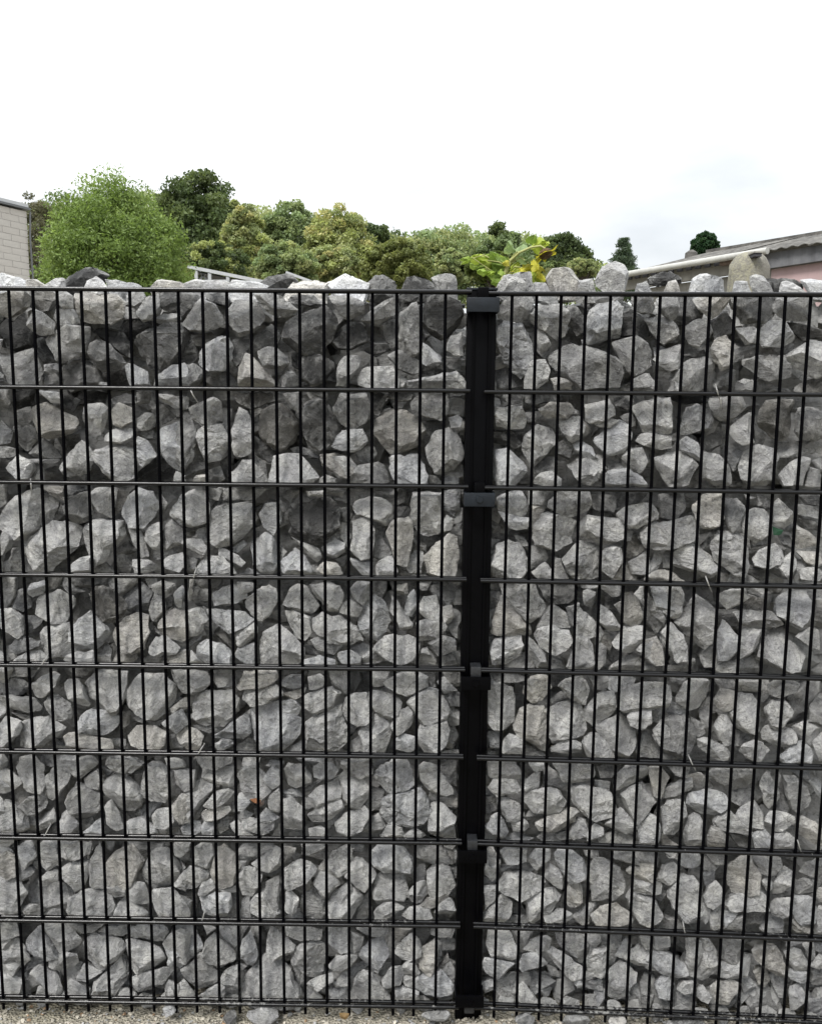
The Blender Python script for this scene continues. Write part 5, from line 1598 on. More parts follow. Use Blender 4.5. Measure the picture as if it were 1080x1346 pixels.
# ------------------------------------------------------------------ foliage
def leaf_cloud(name, centres, spread, n, size, cols, parent, rs_, aspect=.45, droop=0.0, shade=.35):
    """n leaf blades scattered round clump centres; cols = list of rgb."""
    K = len(centres); cc = np.array(centres); sp_ = np.array(spread)
    idx = rs_.integers(0, K, n)
    d = rs_.normal(0, 1, (n, 3)); d /= np.maximum(np.linalg.norm(d, axis=1, keepdims=True), 1e-6); d *= rs_.uniform(0.15, 1, (n, 1))**.5
    pos = cc[idx] + d*sp_[idx]
    if droop: pos[:, 2] -= np.abs(rs_.normal(0, 1, n))*droop
    a = rs_.normal(0, 1, (n, 3)) + np.array([0, 0, -droop*3]); a /= np.linalg.norm(a, axis=1, keepdims=True)
    b_ = np.cross(a, rs_.normal(0, 1, (n, 3))); b_ /= np.maximum(np.linalg.norm(b_, axis=1, keepdims=True), 1e-6)
    s = size*rs_.uniform(.6, 1.35, (n, 1))
    V = np.stack([pos-a*s*.5, pos+b_*s*aspect*.5, pos+a*s*.5, pos-b_*s*aspect*.5], 1).reshape(-1, 3)
    me = bpy.data.meshes.new(name); me.vertices.add(4*n); me.vertices.foreach_set('co', V.astype(np.float32).ravel())
    me.loops.add(4*n); me.loops.foreach_set('vertex_index', np.arange(4*n, dtype=np.int32))
    me.polygons.add(n); me.polygons.foreach_set('loop_start', np.arange(0, 4*n, 4, dtype=np.int32)); me.polygons.foreach_set('loop_total', np.full(n, 4, dtype=np.int32))
    me.update(); 
    ct = np.array(cols); clc = ct[rs_.integers(0, len(ct), K)]*rs_.uniform(.85, 1.15, (K, 1))
    lc = clc[idx]*rs_.uniform(.84, 1.18, (n, 1)); lc = np.concatenate([lc, np.ones((n, 1))], 1)
    set_tint(me, np.repeat(lc, 4, axis=0)); me.materials.append(M_LEAF)
    o = bpy.data.objects.new(name, me); C.objects.link(o); o.parent = parent; o.matrix_parent_inverse = Matrix.Translation(-parent.location)
    return o
def tree(name, x0, x1, ytop, Y, cols, label, cat='tree', group=None, n=9000, leaf=.12, shape='round', clumps=90, base_z=None, seed=1, droop=0, aspect=.5, depth=1.0, trunk_r=.12, lean=0):
    g = np.random.default_rng(seed); n = int(n*2.5); clumps = int(clumps*2.6)
    a, b_ = at(x0, 370, Y), at(x1, 370, Y); cxx = (a.x+b_.x)/2; rx = (b_.x-a.x)/2
    zt = at((x0+x1)/2, ytop, Y).z; zm = at((x0+x1)/2, 352, Y).z; zb = max(.3, 2*zm-zt) if shape == 'round' and name != 'ivy_tree' else (zt-rx*2.9 if shape == 'cone' else zt-rx*2.2)
    root = empty(name, (cxx, Y, 0), label, cat, group)
    hz = (zt-zb)/2; zc = (zt+zb)/2
    cs, ss = [], []
    for i in range(clumps):
        if shape == 'cone':
            t_ = g.uniform(0, 1)**.6; rr_ = rx*1.05*(.10+.9*t_)*g.uniform(.3, 1.0); th = g.uniform(0, 6.283)
            c_ = (cxx+math.cos(th)*rr_, Y+math.sin(th)*rr_, zt - t_*(zt-zb)*.97 - .1); s_ = rx*(.16+.22*t_)
            cs.append(c_); ss.append((s_*1.3, s_*1.3, s_*.6))
        else:
            d = g.normal(0, 1, 3); d /= np.linalg.norm(d); r_ = g.uniform(.25, 1)**.45*.92
            lump = 1 + .085*noise.noise(Vector((d[0]*2.2+seed*3.1, d[1]*2.2, d[2]*2.2)))*2
            k = .90
            wz = d[2]; 
            fx = math.sqrt(max(.05, 1-max(0, wz)**2*.1))
            s_ = g.uniform(.17, .28)*min(rx, hz)*(1.30-.6*r_)
            cs.append((cxx+d[0]*rx*k*1.06*r_*lump*fx + lean*wz, Y+d[1]*rx*k*r_*lump*depth, zc+d[2]*hz*1.03*r_*lump))
            ss.append((s_*1.15, s_*1.15, s_*.85))
    leaf_cloud('crown', cs, ss, n, leaf*.86, cols, root, g, aspect*1.1, droop)
    # trunk and limbs
    tb = MB(); zs = zb + hz*.35
    tb.tube([(cxx, Y, -.05), (cxx+.05*rx, Y, zs*.5), (cxx, Y, zs), (cxx-.03*rx, Y, zc+hz*.3), (cxx, Y, zt-hz*.25)], [trunk_r*1.35, trunk_r, trunk_r*.8, trunk_r*.4, .012], 8)
    tb.build('trunk', M_BARK, root, True)
    br = MB()
    for i in range(min(26, clumps)):
        c_ = Vector(cs[g.integers(0, clumps)]); s0 = Vector((cxx, Y, zs*.8 + (c_.z-zs*.8)*.35)); mid = s0.lerp(c_, .5) + Vector((0, 0, .12*rx))
        br.tube([s0, mid, c_], [trunk_r*.35, trunk_r*.18, .006], 5, False)
    br.build('branches', M_BARK, root, True)
    return root
WILLOW = [(0.161, 0.232, 0.064), (0.202, 0.275, 0.084), (0.122, 0.179, 0.047)]
DARK = [(0.076, 0.108, 0.044), (0.104, 0.137, 0.053), (0.063, 0.089, 0.036)]
YEL = [(0.312, 0.351, 0.138), (0.271, 0.31, 0.117), (0.373, 0.362, 0.16)]
MID = [(0.202, 0.268, 0.128), (0.25, 0.306, 0.14), (0.177, 0.23, 0.11)]
OLIVE = [(0.264, 0.307, 0.144), (0.224, 0.267, 0.122), (0.302, 0.327, 0.155)]
BROWN = [(0.138, 0.135, 0.084), (0.114, 0.115, 0.07), (0.162, 0.154, 0.103)]
G = 'trees beyond the gabion wall'
# the far wood behind the single trees: one mass, nobody could count it
gw = np.random.default_rng(77); wcs, wss = [], []
prof_x = [-400, 30, 190, 330, 420, 470, 530, 620, 700, 750, 800, 850]; prof_y = [300, 272, 252, 272, 282, 296, 308, 303, 308, 330, 352, 372]
for k in range(1500):
    x_ = gw.uniform(-400, 830); Yw = gw.uniform(40, 46); yt = np.interp(x_, prof_x, prof_y) + 7*noise.noise(Vector((x_*.045, 2, 5))) + gw.uniform(0, 1)**1.6*90
    p = at(x_, yt+6, Yw); wcs.append((p.x, Yw, max(.3, p.z))); q_ = gw.uniform(.35, .65); wss.append((q_, q_, q_*.8))
wood_root = bpy.data.objects.new('distant_wood', None); wood_root.location = (0, 43, 0)
wood = leaf_cloud('distant_wood', wcs, wss, 110000, .16, MID+OLIVE+OLIVE+DARK[:1]+YEL[:1], wood_root, gw, .6)
wood.parent = None; wood.matrix_parent_inverse = Matrix.Identity(4)
tag(wood, 'distant green wood filling the gaps behind the single trees', 'wood', kind='stuff'); bpy.data.objects.remove(wood_root)
tree('willow_tree', 52, 250, 231, 14, WILLOW, 'bright green curly willow with a domed crown, beside the pale brick building', group=G, n=34000, leaf=.085, clumps=260, seed=3, droop=.03, aspect=.34, base_z=1.2)
tree('slender_tree', 18, 98, 250, 30, BROWN, 'thin brownish olive tree between the brick building and the willow', group=G, n=9000, leaf=.15, clumps=90, seed=4, base_z=2.0, aspect=.3)
tree('oak_tree', 192, 333, 216, 30, DARK, 'tall dark green oak directly right of the willow', group=G, n=26000, leaf=.17, clumps=170, seed=5, base_z=2.2)
tree('birch_tree', 288, 362, 250, 26, YEL+OLIVE, 'yellowing tree right of the dark oak', group=G, n=13000, leaf=.13, clumps=100, seed=6, base_z=1.5)
tree('maple_tree', 335, 425, 259, 31, MID, 'mid green tree with a pointed top between two yellowing trees', group=G, n=15000, leaf=.15, clumps=110, seed=7, base_z=1.8)
tree('lime_tree', 392, 497, 264, 27, YEL[:2]+OLIVE+YEL, 'broad yellow green tree in the middle of the tree line', group=G, n=18000, leaf=.13, clumps=120, seed=8, base_z=1.4)
tree('small_dark_tree', 470, 524, 286, 36, DARK, 'small dark green tree top right of the broad yellow green tree', group=G, n=8000, leaf=.16, clumps=60, seed=9, base_z=2)
tree('ash_tree', 515, 640, 294, 34, OLIVE+MID, 'wide olive green tree left of the sunflower', group=G, n=16000, leaf=.15, clumps=120, seed=10, base_z=1.5)
tree('lone_dark_tree', 622, 705, 291, 33, DARK+MID[:1], 'dark green rounded tree behind the sunflower', group=G, n=13000, leaf=.15, clumps=90, seed=11, base_z=1.5)
tree('fir_tree', 692, 780, 306, 30, DARK+[(.05, .07, .035)], 'dark bushy evergreen right of the sunflower', group=G, n=12000, leaf=.14, clumps=90, seed=12, base_z=1.2)
tree('pale_bush', 740, 790, 338, 28, OLIVE, 'pale green bush at the right foot of the dark evergreen', cat='bush', group='bushes beyond the gabion wall', n=6000, leaf=.12, clumps=50, seed=13, base_z=.6)
tree('spruce_tree', 790, 846, 309, 32, [(.07, .10, .06), (.055, .085, .05)], 'small pointed spruce just left of the grey roof', group=G, n=9000, leaf=.13, shape='cone', clumps=110, seed=14, base_z=2.5, aspect=.25)
tree('ivy_tree', 905, 942, 304, 22, [(.025, .06, .025), (.035, .075, .03)], 'small dense dark green tree top standing above the grey roof', group=G, n=9000, leaf=.07, clumps=60, seed=15, base_z=4.4, aspect=.6)
GB = 'bushes beyond the gabion wall'
for i, (a_, b_, yt, Y_, cols, lb) in enumerate((
    (330, 420, 318, 21, MID+OLIVE, 'dark olive bush below the mid green tree'),
    (405, 480, 322, 22, YEL+OLIVE, 'brownish yellow bush below the broad yellow green tree'),
    (470, 575, 316, 20, [(.17, .19, .065), (.14, .165, .055)], 'rounded light yellow green bush in the middle of the tree line'),
    (560, 625, 328, 22, OLIVE+MID, 'olive bush just left of the sunflower'),
    (606, 700, 333, 12, [(.12, .15, .04), (.09, .12, .035)], 'light green shrub directly behind the sunflower leaves'),
    (225, 335, 316, 24, DARK+YEL[:1], 'dark bush above the white framed canopy'),
    (700, 745, 345, 20, DARK+MID, 'low dark bush behind the drooping sunflower head'),
    (-60, 40, 330, 26, MID, 'green bush hidden mostly behind the pale brick building'))):
    tree('bush', a_, b_, yt, Y_, cols, lb, 'bush', GB, n=11000, leaf=.10, clumps=80, seed=30+i, base_z=.3, trunk_r=.05)

# ------------------------------------------------------------------ pale brick building, left
def brick_mat():
    m_, t, b, o = newmat('pale_sand_lime_brick'); v = N(t, 'ShaderNodeTexCoord').outputs['Object']; oi = N(t, 'ShaderNodeObjectInfo')
    c = ramp(t, nz(t, v, 14, 6), [(.3, (.41, .39, .365)), (.7, (.47, .45, .42))])
    c = mixc(t, rng(t, oi.outputs['Random'], 0, 1, 0, .35), c, (.42, .39, .36))
    t.links.new(c, b.inputs['Base Color']); b.inputs['Roughness'].default_value = .9; bump(t, nz(t, v, 120, 4), .3, .004, b); return m_
M_BRICK = brick_mat(); M_MORTAR = plain('mortar', (.42, .40, .38), .95, .15, 40)
D1 = 9.5
pT = at(34.5, 275.5, D1); pN = at(-2, 265.5, D1*.9625)
corner = Vector((pT.x, pT.y, 0)); dirw = Vector((pN.x-pT.x, pN.y-pT.y, 0)).normalized(); zr = pT.z
nrm = Vector((-dirw.y, dirw.x, 0));
if nrm.dot(EYE-corner) < 0: nrm = -nrm
house = empty('brick_building', corner+dirw*1.5, 'pale brick building with a flat roof edge at the far left', 'building')
UPV = Vector((0, 0, 1)); AX = (dirw, nrm, UPV)
MB().box(corner + dirw*2.2 - nrm*2.0015 + UPV*(zr-.02)/2, (2.18, 2.0, (zr-.04)/2), AX).build('mortar_wall', M_MORTAR, house)
course = .083; bl = .25; nc = int(zr/course)
bme = None; rest = MB(); rs = random.Random(2)
for c_ in range(nc):
    zc = zr - .02 - course*(c_+.5)
    for k in range(18):
        L0 = bl*k - (bl/2 if c_ % 2 else 0); L1 = L0+bl-.009
        if L1 < .02: continue
        L0 = max(0, L0)
        if L0 > 4.36: continue
        cen = corner + dirw*((L0+L1)/2) + nrm*(-.0582 + rs.uniform(-.0006, .0008)) + UPV*zc
        if c_ < 16 and k < 8: 
            MB().box((0, 0, 0), ((L1-L0)/2, .06, (course-.008)/2), AX).build('brick', M_BRICK, house, origin=None).location = cen - Vector(house.location)*0
            ob = C.objects[-1]; ob.matrix_parent_inverse = Matrix.Translation(-house.location)
        else: rest.box(cen, ((L1-L0)/2, .06, (course-.008)/2), AX)
o = rest.build('lower_brickwork', M_BRICK, house); tag(o, kind='stuff')
M_FLASH = plain('dark_flashing', (.10, .105, .11), .5, .1); M_WHITE = plain('weathered_white_paint', (.33, .34, .35), .5, .12, 15); M_GREYM = plain('grey_sheet', (.42, .43, .44), .5, .1, 10)
MB().box(corner + dirw*2.2 - nrm*2.03 + UPV*(zr+.012), (2.24, 2.07, .014), AX).build('drip_edge', M_FLASH, house)
MB().box(corner + dirw*2.2 - nrm*2.03 + UPV*(zr+.050), (2.22, 2.05, .022), AX).build('roof_edge', M_GREYM, house)
dp = corner - dirw*.035 + nrm*.03
MB().tube([dp+UPV*.1, dp+UPV*(zr-1.2), dp+UPV*(zr-.35)-dirw*-.02, dp+UPV*(zr-.02)], .012, 8).build('downpipe', M_FLASH, house, True)

# ------------------------------------------------------------------ white framed canopy
cano = empty('canopy', at(300, 372, 17), 'white framed canopy with a sloping roof, right of the willow', 'canopy'); cano.location.z = 0
def bar(name, a, b_, hw, hh, mat, par):
    a = Vector(a); b_ = Vector(b_); d = (b_-a).normalized(); s_ = d.cross(UPV).normalized(); u_ = s_.cross(d)
    return MB().box((a+b_)/2, ((b_-a).length/2, hw, hh), (d, s_, u_)).build(name, mat, par)
Yc = 17; A0, A1 = at(248, 350.5, Yc), at(352, 371.5, Yc-.3)
bar('roof_beam', A0, A1, .05, .035, M_WHITE, cano)
bar('roof_beam', A0+Vector((0, 2.2, .0)), A1+Vector((0, 2.2, .0)), .05, .035, M_WHITE, cano)
M_DARKR = plain('dark_roof_underside', (.03, .03, .035), .8)
dA = (A1-A0).normalized()
MB().box((A0+A1)/2+Vector((0, 1.1, -.055)), ((A1-A0).length/2-.08, 1.04, .012), (dA, Vector((0, 1, 0)), dA.cross(Vector((0, 1, 0))).normalized())).build('roof_panel', M_DARKR, cano)
for x_ in (258, 276, 300):
    t_ = (x_-248)/104; p = A0.lerp(A1, t_)
    MB().box((p.x, p.y, (p.z-.04)/2), (.035, .035, (p.z-.05)/2)).build('post', M_WHITE, cano)
for x0_, x1_ in ((262, 272), (262, 270)):
    bar('strut', at(x0_, 356 if x1_ == 272 else 368, Yc+.1), at(x1_, 368 if x1_ == 272 else 359, Yc+.1), .02, .02, M_WHITE, cano)
bar('cross_rail', at(240, 371, Yc-.5), at(300, 370.5, Yc-.5), .04, .045, M_WHITE, cano)
cano2 = empty('canopy', at(392, 366, 19), 'second white canopy edge, sloping down behind the stones further right', 'canopy'); cano2.location.z = 0
B0, B1 = at(376, 358, 19), at(412, 371, 19)
bar('roof_beam', B0, B1, .05, .03, M_WHITE, cano2); bar('lower_beam', B0-Vector((0, 0, .13)), B1-Vector((0, 0, .13)), .04, .02, M_DARKR, cano2)
for q in (.1, .9):
    p = B0.lerp(B1, q); MB().box((p.x, p.y+.12, p.z/2-.1), (.03, .03, p.z/2-.1)).build('post', M_WHITE, cano2)

# ------------------------------------------------------------------ low building with corrugated roof, right
def corr_mat():
    m_, t, b, o = newmat('lichened_fibre_cement'); v = N(t, 'ShaderNodeTexCoord').outputs['Object']
    c = ramp(t, nz(t, v, 9, 8, .7), [(.3, (.03, .028, .026)), (.5, (.07, .067, .062)), (.7, (.15, .145, .135))])
    c = mixc(t, rng(t, nz(t, v, 2.5, 4), .5, .65, 0, .6), c, (.15, .142, .128))
    t.links.new(c, b.inputs['Base Color']); b.inputs['Roughness'].default_value = .95; bump(t, nz(t, v, 50, 5), .5, .01, b); return m_
M_CORR = corr_mat()
def render_mat(name, lo, hi, st):
    m_, t, b, o = newmat(name); v = N(t, 'ShaderNodeTexCoord').outputs['Object']
    c = ramp(t, nz(t, v, 5, 8, .65), [(.3, lo), (.7, hi)]); mpn = N(t, 'ShaderNodeMapping'); mpn.inputs['Scale'].default_value = (1, 1, .12); t.links.new(v, mpn.inputs['Vector'])
    c = mixc(t, rng(t, nz(t, mpn.outputs[0], 9, 6, .7), .5, .7, 0, .55), c, st)
    t.links.new(c, b.inputs['Base Color']); b.inputs['Roughness'].default_value = .92; bump(t, nz(t, v, 70, 5), .35, .006, b); return m_
M_CONC = render_mat('stained_concrete', (.17, .163, .146), (.25, .242, .22), (.11, .105, .09)); M_PINK = render_mat('pale_pink_render', (.30, .215, .215), (.35, .26, .26), (.25, .195, .185))
M_FASC = render_mat('grey_fascia_board', (.085, .087, .095), (.13, .132, .14), (.06, .06, .065)); M_PVC = plain('white_gutter', (.33, .33, .31), .5, .15, 10)
zE = EYE.z + 1.62
def on_height(x, y, z):                      # where the ray through the pixel reaches height z
    d = ray(x, y); return EYE + d*((z-EYE.z)/d.z)
E1 = on_height(1080, 321, zE); E0 = on_height(818, 364, zE); de = (E1-E0).normalized(); outw = Vector((de.y, -de.x, 0))
if outw.dot(EYE-E0) < 0: outw = -outw
En = E1 + de*3.2; Ln = (En-E0).length
barn = empty('low_building', ((E0+En)/2).xy.to_3d() - outw*1.5, 'low building with a grey corrugated roof and pink wall at the right', 'building')
AXB = (de, outw, UPV)
gl = Ln*.0
split = (on_height(1004, 350, zE-.14)-E0).dot(de)
MB().box(E0 + de*(split/2+.1) - outw*.22 + UPV*(-(zE)/2-.09), (split/2-.1, .10, zE/2-.07), AXB).build('concrete_wall', M_CONC, barn)
MB().box(E0 + de*((split+Ln)/2) - outw*.20 + UPV*(-(zE)/2-.09), ((Ln-split)/2-.002, .12, zE/2-.07), AXB).build('pink_wall', M_PINK, barn)
fs = (on_height(985, 336, zE)-E0).dot(de)
MB().box(E0 + de*((fs+Ln)/2) + outw*-.03 + UPV*-.078, ((Ln-fs)/2, .02, .078), AXB).build('fascia_board', M_FASC, barn)
MB().box(E0 + de*(fs/2-.16) + outw*-.07 + UPV*-.078, (fs/2+.15, .03, .078), AXB).build('wall_plate', M_CONC, barn)
# corrugated sheets, each its own part
def on_vplane(x, y, p0):                     # where the ray meets the vertical plane through p0 along the eave
    d = ray(x, y); return EYE + d*((p0-EYE).dot(outw)/d.dot(outw))
off_ = E0 - outw*1.85
ra, rb = on_vplane(1080, 308.5, off_), on_vplane(880, 341, off_)
def ridge_z(q): t_ = (q-rb).dot(de)/(ra-rb).dot(de); return rb.z + (ra.z-rb.z)*t_
nsh = 9; shl = (Ln+.2)/nsh; wv = .13
for s_ in range(nsh):
    b = MB(); nu = int(shl/wv*8); rows = 4; L2 = 2.0
    for j in range(rows+1):
        for i in range(nu+1):
            uu = -.15 + s_*shl + (shl+.03)*i/nu; h = math.sin(uu/wv*2*math.pi)*.008 + (.009 if s_ % 2 else 0) + .012
            p_ = E0 + de*uu + outw*.06; q_ = E0 + de*uu - outw*1.85; q_.z = ridge_z(q_); b.v.append(p_.lerp(q_, j/rows) + UPV*h)
    for j in range(rows):
        for i in range(nu): b.f.append((j*(nu+1)+i, j*(nu+1)+i+1, (j+1)*(nu+1)+i+1, (j+1)*(nu+1)+i))
    nvv = len(b.v); b.v += [v - UPV*.007 for v in b.v[:nvv]]
    b.f += [tuple(q+nvv for q in reversed(f)) for f in b.f[:]]
    for i in range(nu): b.f.append((i+1, i, i+nvv, i+1+nvv))
    b.build('corrugated_sheet', M_CORR, barn, True)
ridge0 = E0 - outw*1.85 - de*.15; ridge0.z = ridge_z(ridge0); ridge1 = E0 - outw*1.85 + de*(Ln+.1); ridge1.z = ridge_z(ridge1)
bar('ridge_cap', ridge0+UPV*.012, ridge1+UPV*.012, .09, .022, M_CORR, barn)
# back slope and gable fill so the roof is a solid volume from the side
MB().poly([ridge0, ridge1, ridge1-outw*2.0-UPV*.5, ridge0-outw*2.0-UPV*.5]).build('back_roof', M_CORR, barn)
gtop = (on_height(1014, 329.5, zE+.01)-E0).dot(de)
MB().tube([E0 - de*.15 + outw*.115 + UPV*.004, E0 + de*gtop + outw*.115 + UPV*.004], .036, 10).build('gutter_pipe', M_PVC, barn, True)
g1 = (on_height(938, 345, zE-.06)-E0).dot(de)
for k in range(int(g1/wv)): MB().box(E0 + de*(.02+wv*k) + outw*.035 + UPV*-.035, (.036, .012, .018), AXB).build('eave_filler', M_DARKR, barn)
MB().box(E0 + de*(g1+.02) + outw*.05 + UPV*-.03, (.09, .035, .035), AXB).build('gutter_bracket', plain('rusty_bracket', (.10, .07, .05), .8, .3), barn)
vt = on_vplane(908, 337, off_); MB().tube([vt-UPV*.02, vt+UPV*.05, vt+UPV*.09], [.09, .085, .03], 10).build('roof_vent', M_CORR, barn, True)

# ------------------------------------------------------------------ round topped pillar in front of it
def pillar_mat():
    m_, t, b, o = newmat('lichened_render'); v = N(t, 'ShaderNodeTexCoord').outputs['Object']
    c = ramp(t, nz(t, v, 9, 6), [(.3, (.13, .124, .106)), (.7, (.20, .193, .166))])
    sx = N(t, 'ShaderNodeSeparateXYZ'); t.links.new(v, sx.inputs[0])
    li = math_(t, 'MULTIPLY', rng(t, nz(t, v, 34, 6, .7), .44, .56), rng(t, math_(t, 'ADD', sx.outputs['X'], math_(t, 'MULTIPLY', nz(t, v, 8), .12)), .10, .03))
    c = mixc(t, li, c, (.23, .22, .165)); t.links.new(c, b.inputs['Base Color']); b.inputs['Roughness'].default_value = .95; bump(t, nz(t, v, 45, 6, .7), .9, .02, b); return m_
M_PIL = pillar_mat()
YP = 6.0; pl, pr_ = at(959, 355, YP), at(1009, 355, YP); pt_ = at(984, 331, YP)
rp = (pr_.x-pl.x)/2; cxp = (pl.x+pr_.x)/2
pil = empty('round_pillar', (cxp, YP, 0), 'yellowish round topped masonry pillar with a slot, in front of the grey roofed building', 'pillar')
b = MB(); prof = []; hh = pt_.z
for a_ in range(0, 10): th = R(a_*10); prof.append((rp*math.cos(th)**.8, hh-rp*.95+math.sin(th)*rp*.95))
prof = [(rp*1.02, 0.0), (rp*1.02, hh-rp*1.5)] + prof
ns = 40
for (r_, z_) in prof:
    for k in range(ns):
        th = 2*math.pi*k/ns; rr_ = max(.004, r_)*(1+.07*noise.noise(Vector((math.cos(th)*3, math.sin(th)*3, z_*9)))+.035*noise.noise(Vector((math.cos(th)*11, math.sin(th)*11, z_*30))))
        b.v.append(Vector((rr_*math.cos(th), rr_*math.sin(th), z_)))
for j in range(len(prof)-1):
    for k in range(ns): b.f.append((j*ns+k, j*ns+(k+1) % ns, (j+1)*ns+(k+1) % ns, (j+1)*ns+k))
b.f.append(tuple((len(prof)-1)*ns+k for k in range(ns)))
ob = b.build('pillar_body', M_PIL, pil, True); ob.matrix_parent_inverse = Matrix.Identity(4)
sp0 = at(990, 337, YP-rp*.8)
MB().box(sp0, (.032, .10, .014)).build('slot', M_DARKR, pil)
MB().box(sp0+Vector((0, -.01, .021)), (.040, .10, .006)).build('slot_lintel', M_CONC, pil)

# ------------------------------------------------------------------ sunflower behind the wall
sf = empty('sunflower', at(657, 380, .62), 'yellowing sunflower with drooping brown head and big leaves above the wall right of the post', 'sunflower'); sf.location.z = 0
M_STEM = plain('yellow_green_stem', (.27, .28, .10), .6, .15, 30)
SY = .62
def sp3(x, y, dy=0): return at(x, y, SY+dy)
base = sp3(652, 384)
stem_pts = [Vector((base.x-.03, SY, 0)), Vector((base.x-.02, SY, .9)), base, sp3(664, 358), sp3(670, 343), sp3(682, 332, -.02), sp3(697, 325, -.03), sp3(710, 323, -.03), sp3(718, 328, -.03)]
MB().tube(stem_pts, [.012, .011, .0075, .007, .0055, .0035, .003, .003, .003], 8).build('stem', M_STEM, sf, True)
def leafblade(name, x0, y0, x1, y1, wpx, col, curl=.3, dy=0, par=None):
    """a heart-shaped blade from its base pixel to its tip pixel, wpx wide."""
    a = sp3(x0, y0, dy); c_ = sp3(x1, y1, dy-.03); L_ = (c_-a).length; d = (c_-a).normalized(); W = wpx/1088*2.4/2*1.45
    s_ = d.cross(Vector((.15, -1, .25))).normalized(); n_ = s_.cross(d).normalized(); b = MB(); nu, nv = 9, 6
    for i in range(nu+1):
        t_ = i/nu; wd = W*(math.sin(math.pi*min(1, t_*.9+.12))**.75)*(1.0-.55*t_**2) + .0008
        for j in range(nv+1):
            s2 = (j/nv-.5)*2; wob = noise.noise(Vector((t_*3+x0, s2*2, y0)))*.010
            b.v.append(a + d*(L_*t_) + s_*(wd*s2*(1+.08*math.sin(t_*30))) + n_*(-abs(s2)*wd*curl + wob - curl*L_*.35*t_**2))
    for i in range(nu):
        for j in range(nv): q = i*(nv+1)+j; b.f.append((q, q+1, q+nv+2, q+nv+1))
    o = b.build(name, M_LEAF, par or sf, True)
    rr = random.Random(x0*7+y0); set_tint(o.data, [(*[c*(1+.25*noise.noise(v.co*40)) for c in col], 1) for v in o.data.vertices]); return o
LG, LY, LP = (.17, .25, .05), (.42, .40, .05), (.23, .31, .15)
for args in ((673, 333, 693, 326, 19, LP, .9), (676, 331, 672, 319, 13, LP, .9), (686, 322, 693, 333, 12, LP, .8), (668, 352, 650, 345, 20, LG, .7), (664, 358, 640, 356, 16, LG, .6), (658, 350, 648, 331, 15, LG, .7), (655, 348, 634, 340, 11, (.34, .42, .07), .8), (640, 343, 618, 336, 9, (.36, .44, .08), .9),
             (650, 346, 628, 350, 12, LG, .8), (644, 340, 626, 333, 8, (.34, .42, .07), .9), (697, 325, 714, 316, 17, (.31, .38, .06), .8), (700, 322, 703, 312, 12, LG, .8), (708, 320, 718, 317, 11, (.31, .38, .06), .8), (712, 360, 722, 353, 8, (.28, .30, .16), .6), (702, 336, 692, 341, 9, LP, .7),
             (664, 366, 648, 370, 12, LG, .6), (700, 352, 716, 371, 12, (.31, .36, .06), .8), (696, 358, 710, 372, 11, (.19, .24, .04), .8)):
    leafblade('leaf', *args)
rl = random.Random(21)
for k in range(26):
    x_, y_ = rl.uniform(668, 708), rl.uniform(341, 366); a_ = rl.uniform(0, 6.28); L_ = rl.uniform(8, 17)
    leafblade('leaf', round(x_), round(y_), round(x_+math.cos(a_)*L_), round(y_+abs(math.sin(a_))*L_*.7), rl.uniform(4, 9), rl.choice((LY, LY, (.48, .45, .08), (.30, .36, .06))), rl.uniform(.5, 1.3), rl.uniform(-.05, .05))
for k in range(14):
    x_, y_ = rl.uniform(616, 660), rl.uniform(334, 362); a_ = rl.uniform(0, 6.28); L_ = rl.uniform(7, 14)
    leafblade('leaf', round(x_), round(y_), round(x_+math.cos(a_)*L_), round(y_+math.sin(a_)*L_*.5), rl.uniform(3, 8), rl.choice((LG, (.30, .40, .07), (.23, .32, .06))), rl.uniform(.5, 1.3), rl.uniform(-.05, .05))
for (x0_, y0_, x1_, y1_, x2_, y2_) in ((668, 352, 655, 344, 640, 342), (660, 366, 640, 352, 620, 338), (672, 345, 684, 338, 694, 345), (666, 360, 684, 356, 700, 362), (670, 343, 674, 336, 680, 330), (655, 372, 644, 362, 638, 352), (667, 362, 676, 350, 690, 352), (655, 345, 635, 335, 619, 340)):
    MB().tube([sp3(x0_, y0_), sp3(x1_, y1_, -.01), sp3(x2_, y2_, -.02)], [.0022, .0018, .0012], 6).build('leaf_stalk', M_STEM, sf, True)
hc = sp3(717, 334, -.04); hn = Vector((.30, -.22, -.93)).normalized(); ha = hn.orthogonal().normalized(); hb = hn.cross(ha)
b = MB()
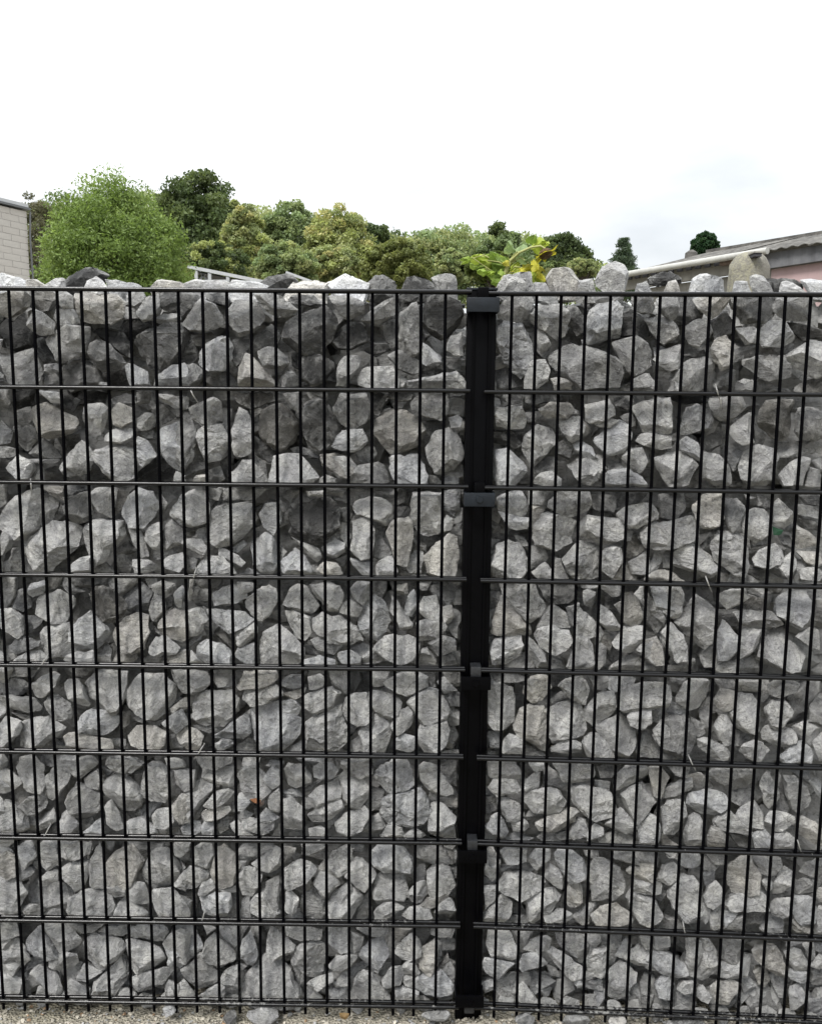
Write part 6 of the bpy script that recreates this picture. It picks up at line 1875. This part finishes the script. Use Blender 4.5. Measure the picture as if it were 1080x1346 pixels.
for k, (rr_, dd) in enumerate(((.001, .010), (.012, .010), (.018, .004), (.019, -.004), (.013, -.012), (.004, -.016))):
    for q in range(20): th = 6.283*q/20; b.v.append(hc + (ha*math.cos(th)+hb*math.sin(th))*rr_ + hn*dd)
for k in range(5):
    for q in range(20): b.f.append((k*20+q, k*20+(q+1) % 20, (k+1)*20+(q+1) % 20, (k+1)*20+q))
head = b.build('flower_head', plain('brown_seed_disc', (.10, .055, .015), .9, .4, 120, 0, .8), sf, True)
for q in range(22):
    th = 6.283*q/22; dr = (ha*math.cos(th)+hb*math.sin(th)); sd_ = hn.cross(dr); p0 = hc + dr*.016; rr = random.Random(q); L_ = rr.uniform(.012, .024)
    b = MB(); bend = hn*rr.uniform(-.012, .012)
    b.v += [p0 - sd_*.003, p0 + sd_*.003, p0 + dr*L_*.5 + sd_*.0065 + bend*.4, p0 + dr*L_*.5 - sd_*.0065 + bend*.4, p0 + dr*L_ + bend]
    b.f += [(0, 1, 2, 3), (3, 2, 4)]
    o = b.build('petal', M_LEAF, head); set_tint(o.data, [(.34, .31, .03, 1)]*5)

# ------------------------------------------------------------------ stray leaves caught in the fence
def stray(name, x, y, dep, s, col, label, side):
    u, w_ = bay_uv(side, x, y, dep); p = bay_pt(side, u, dep, w_); rr = random.Random(x)
    b = MB(); nn_ = 7
    b.v.append(Vector((0, -.004, 0)))
    for k in range(nn_): th = 6.283*k/nn_; r_ = s*(1 if k % 2 else .62); b.v.append(Vector((math.cos(th)*r_, rr.uniform(-.004, .004), math.sin(th)*r_*.7)))
    for k in range(nn_): b.f.append((0, 1+k, 1+(k+1) % nn_))
    o = b.build(name, M_LEAF, None, False); o.location = p; o.rotation_euler = (rr.uniform(-.5, .5), rr.uniform(-.8, .8), rr.uniform(-.4, .4))
    set_tint(o.data, [(*col, 1)]*(nn_+1)); tag(o, label, 'leaf')
stray('dead_leaf', 336, 1054, .012, .016, (.26, .12, .06), 'small rusty orange dead leaf caught among the stones left of the post', 'L')
stray('green_leaf', 1021, 699, .035, .016, (.03, .09, .05), 'small dark green leaf between stones in the right section', 'R')
stray('dead_leaf', 452, 1336, -.02, .016, (.24, .16, .075), 'ochre dead leaf on the gravel under the left section', 'L')
